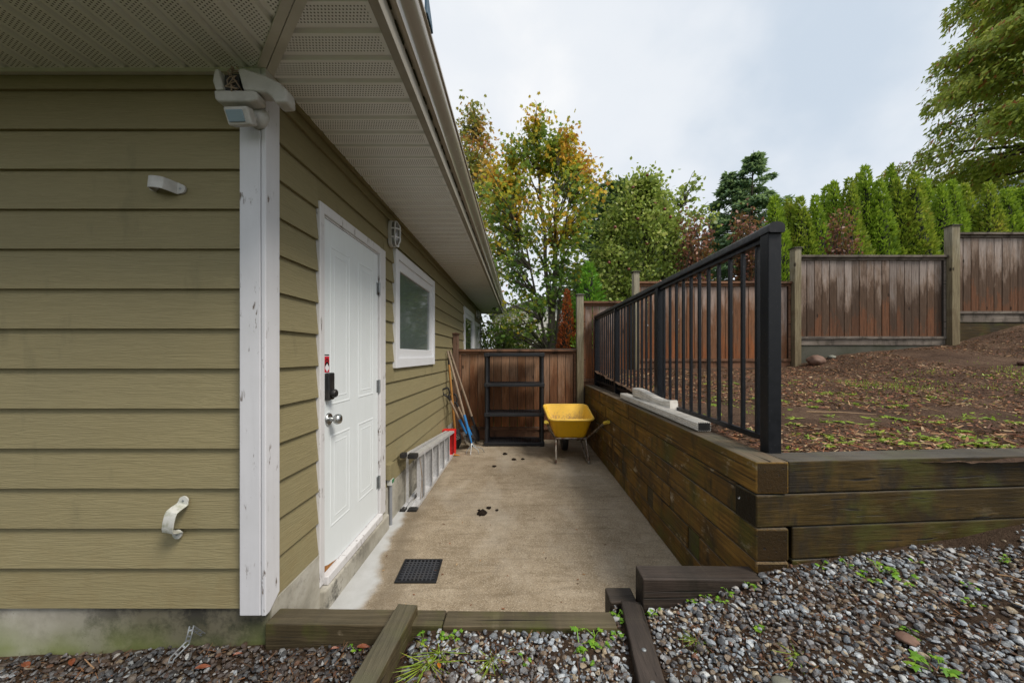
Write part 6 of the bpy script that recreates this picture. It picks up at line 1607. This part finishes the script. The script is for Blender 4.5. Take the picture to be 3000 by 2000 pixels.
# thin grass band across the upper garden
n = 2600; xs = rng.uniform(3.0, 8.5, n); ys = 4.0 + 0.10*(xs - 3) + rng.normal(0, 0.28, n); keep = np.array([mnoise.noise((a*1.6, b*1.6, 5)) > -0.05 for a, b in zip(xs, ys)]); xs, ys = xs[keep], ys[keep]
Pg = np.array([(a, b, garden_z(a, b)) for a, b in zip(xs, ys)]); n = len(Pg); D = np.stack([rng.normal(0, .6, n), rng.normal(0, .6, n), np.ones(n)], -1)
L = rng.uniform(0.02, 0.055, n); V, F = cards(Pg, D, unit(rng, n), L, np.full(n, 0.006), LEAF_RH, 0.3)
stuff(raw_mesh('thin_grass', V, F, WEED2), 'thin yellowing grass band across the raised garden', 'grass')
# leafy ground cover in patches near the railing
n = 5200; xs = 1.3 + 4.6*rng.uniform(0, 1, n)**1.2; ys = 1.9 + 2.4*rng.uniform(0, 1, n)**1.5
keep = np.array([mnoise.noise((a*2.4, b*3.2, 11)) + 0.6*mnoise.noise((a*7, b*8, 4)) > 0.26 for a, b in zip(xs, ys)]); xs, ys = xs[keep], ys[keep]
Pg = np.array([(a, b, garden_z(a, b) + 0.003) for a, b in zip(xs, ys)]); n = len(Pg); D = np.stack([rng.normal(0, 1, n), rng.normal(0, 1, n), rng.uniform(0.05, 0.9, n)], -1)
L = rng.uniform(0.012, 0.038, n); V, F = cards(Pg, D, np.stack([rng.normal(0, .4, n), rng.normal(0, .4, n), np.ones(n)], -1), L, L*0.4, LEAF_OV, 0.3)
stuff(raw_mesh('ground_cover', V, F, WEED2), 'patches of tiny yellow-green seedlings over the raised garden soil', 'ground cover')
# specks of debris on the patio
n = 260; xs = rng.uniform(-0.95, 1.03, n); ys = 1.75 + 4.1*rng.uniform(0, 1, n)
Pg = np.stack([xs, ys, np.full(n, 0.002)], -1); D = np.stack([rng.normal(0, 1, n), rng.normal(0, 1, n), rng.normal(0, .05, n)], -1)
L = 0.005 + 0.022*rng.uniform(0, 1, n)**3; V, F = cards(Pg, D, np.tile(np.array([[0, 0, 1.0]]), (n, 1)), L, L*0.45, LEAF_OV, -0.2)
stuff(raw_mesh('patio_debris', V, F, LITTER), 'dark crumbs and leaf bits scattered over the patio', 'debris')
# fallen leaves, sticks
for (a, b, rz_, L, mt, lb) in [(622, 1420, 0.6, 0.030, RDLEAF, 'rust-red leaf at the foot of the white corner board'), (1008, 1537, 2.0, 0.03, ORLEAF, 'orange leaf beside the slanting grey timber'), (790, 1461, 0.4, 0.03, RDLEAF, 'rust leaf below the mossy edging timber'), (838, 1486, 0.1, 0.05, RDLEAF, 'long rust-brown leaf on the dark gravel by the slanting timber'), (176, 1520, -0.7, 0.045, RDLEAF, 'curled rust leaf on gravel left of the perforated strap'), (60, 1535, -0.3, 0.05, RDLEAF, 'rust-brown leaf at the far left of the gravel'), (466, 1540, 0.3, 0.05, RDLEAF, 'rust leaf beside the perforated strap')]:
    x, y, z = at_gravel(a, b); y = min(y, 1.50); leaf_blade('fallen_leaf', (x, y, gravel_z(x, y) + 0.010), L, L*0.45, rz_, mt, lb, group=None, curl=0.006)
def stick(a, b, r, label, mat, fn):
    x0, y0, z0 = fn(*a); x1, y1, z1 = fn(*b); m_ = ((x0+x1)/2, (y0+y1)/2 + 0.01, (z0+z1)/2 + 0.012)
    tag(MB().tube([(x0, y0, z0+0.006), m_, (x1, y1, z1+0.006)], [r, r*0.9, r*0.5], 6).build('stick', mat, smooth=True), label, 'stick', 'sticks on the ground')
def gp(a, b): return ((2290 + a/3.3127)/1.2755, (1000 + b/3.3127)/1.2755)
STRAW = flat('pale_straw', (0.36, 0.22, 0.10), 0.6); TWIG = flat('dark_twig', (0.05, 0.03, 0.02), 0.8)
stick(gp(240, 688), gp(920, 715), 0.004, 'long pale straw lying across the raised garden', STRAW, at_garden)
stick(gp(1300, 630), gp(1545, 690), 0.004, 'pale stalk near the middle of the raised garden', STRAW, at_garden)
stick(gp(1735, 615), gp(1860, 545), 0.005, 'dark twig at the right of the raised garden', TWIG, at_garden)
stick(gp(440, 800), gp(620, 840), 0.004, 'short pale stalk among weeds near the railing post', STRAW, at_garden)
stick((2290, 1322), (2370, 1345), 0.003, 'pale stalk on the soil at the right edge', STRAW, at_gravel)
stick((1825, 1320), (1900, 1390), 0.003, 'thin brown stalk on gravel near the retaining wall', TWIG, at_gravel)

print('objects', len(bpy.data.objects))
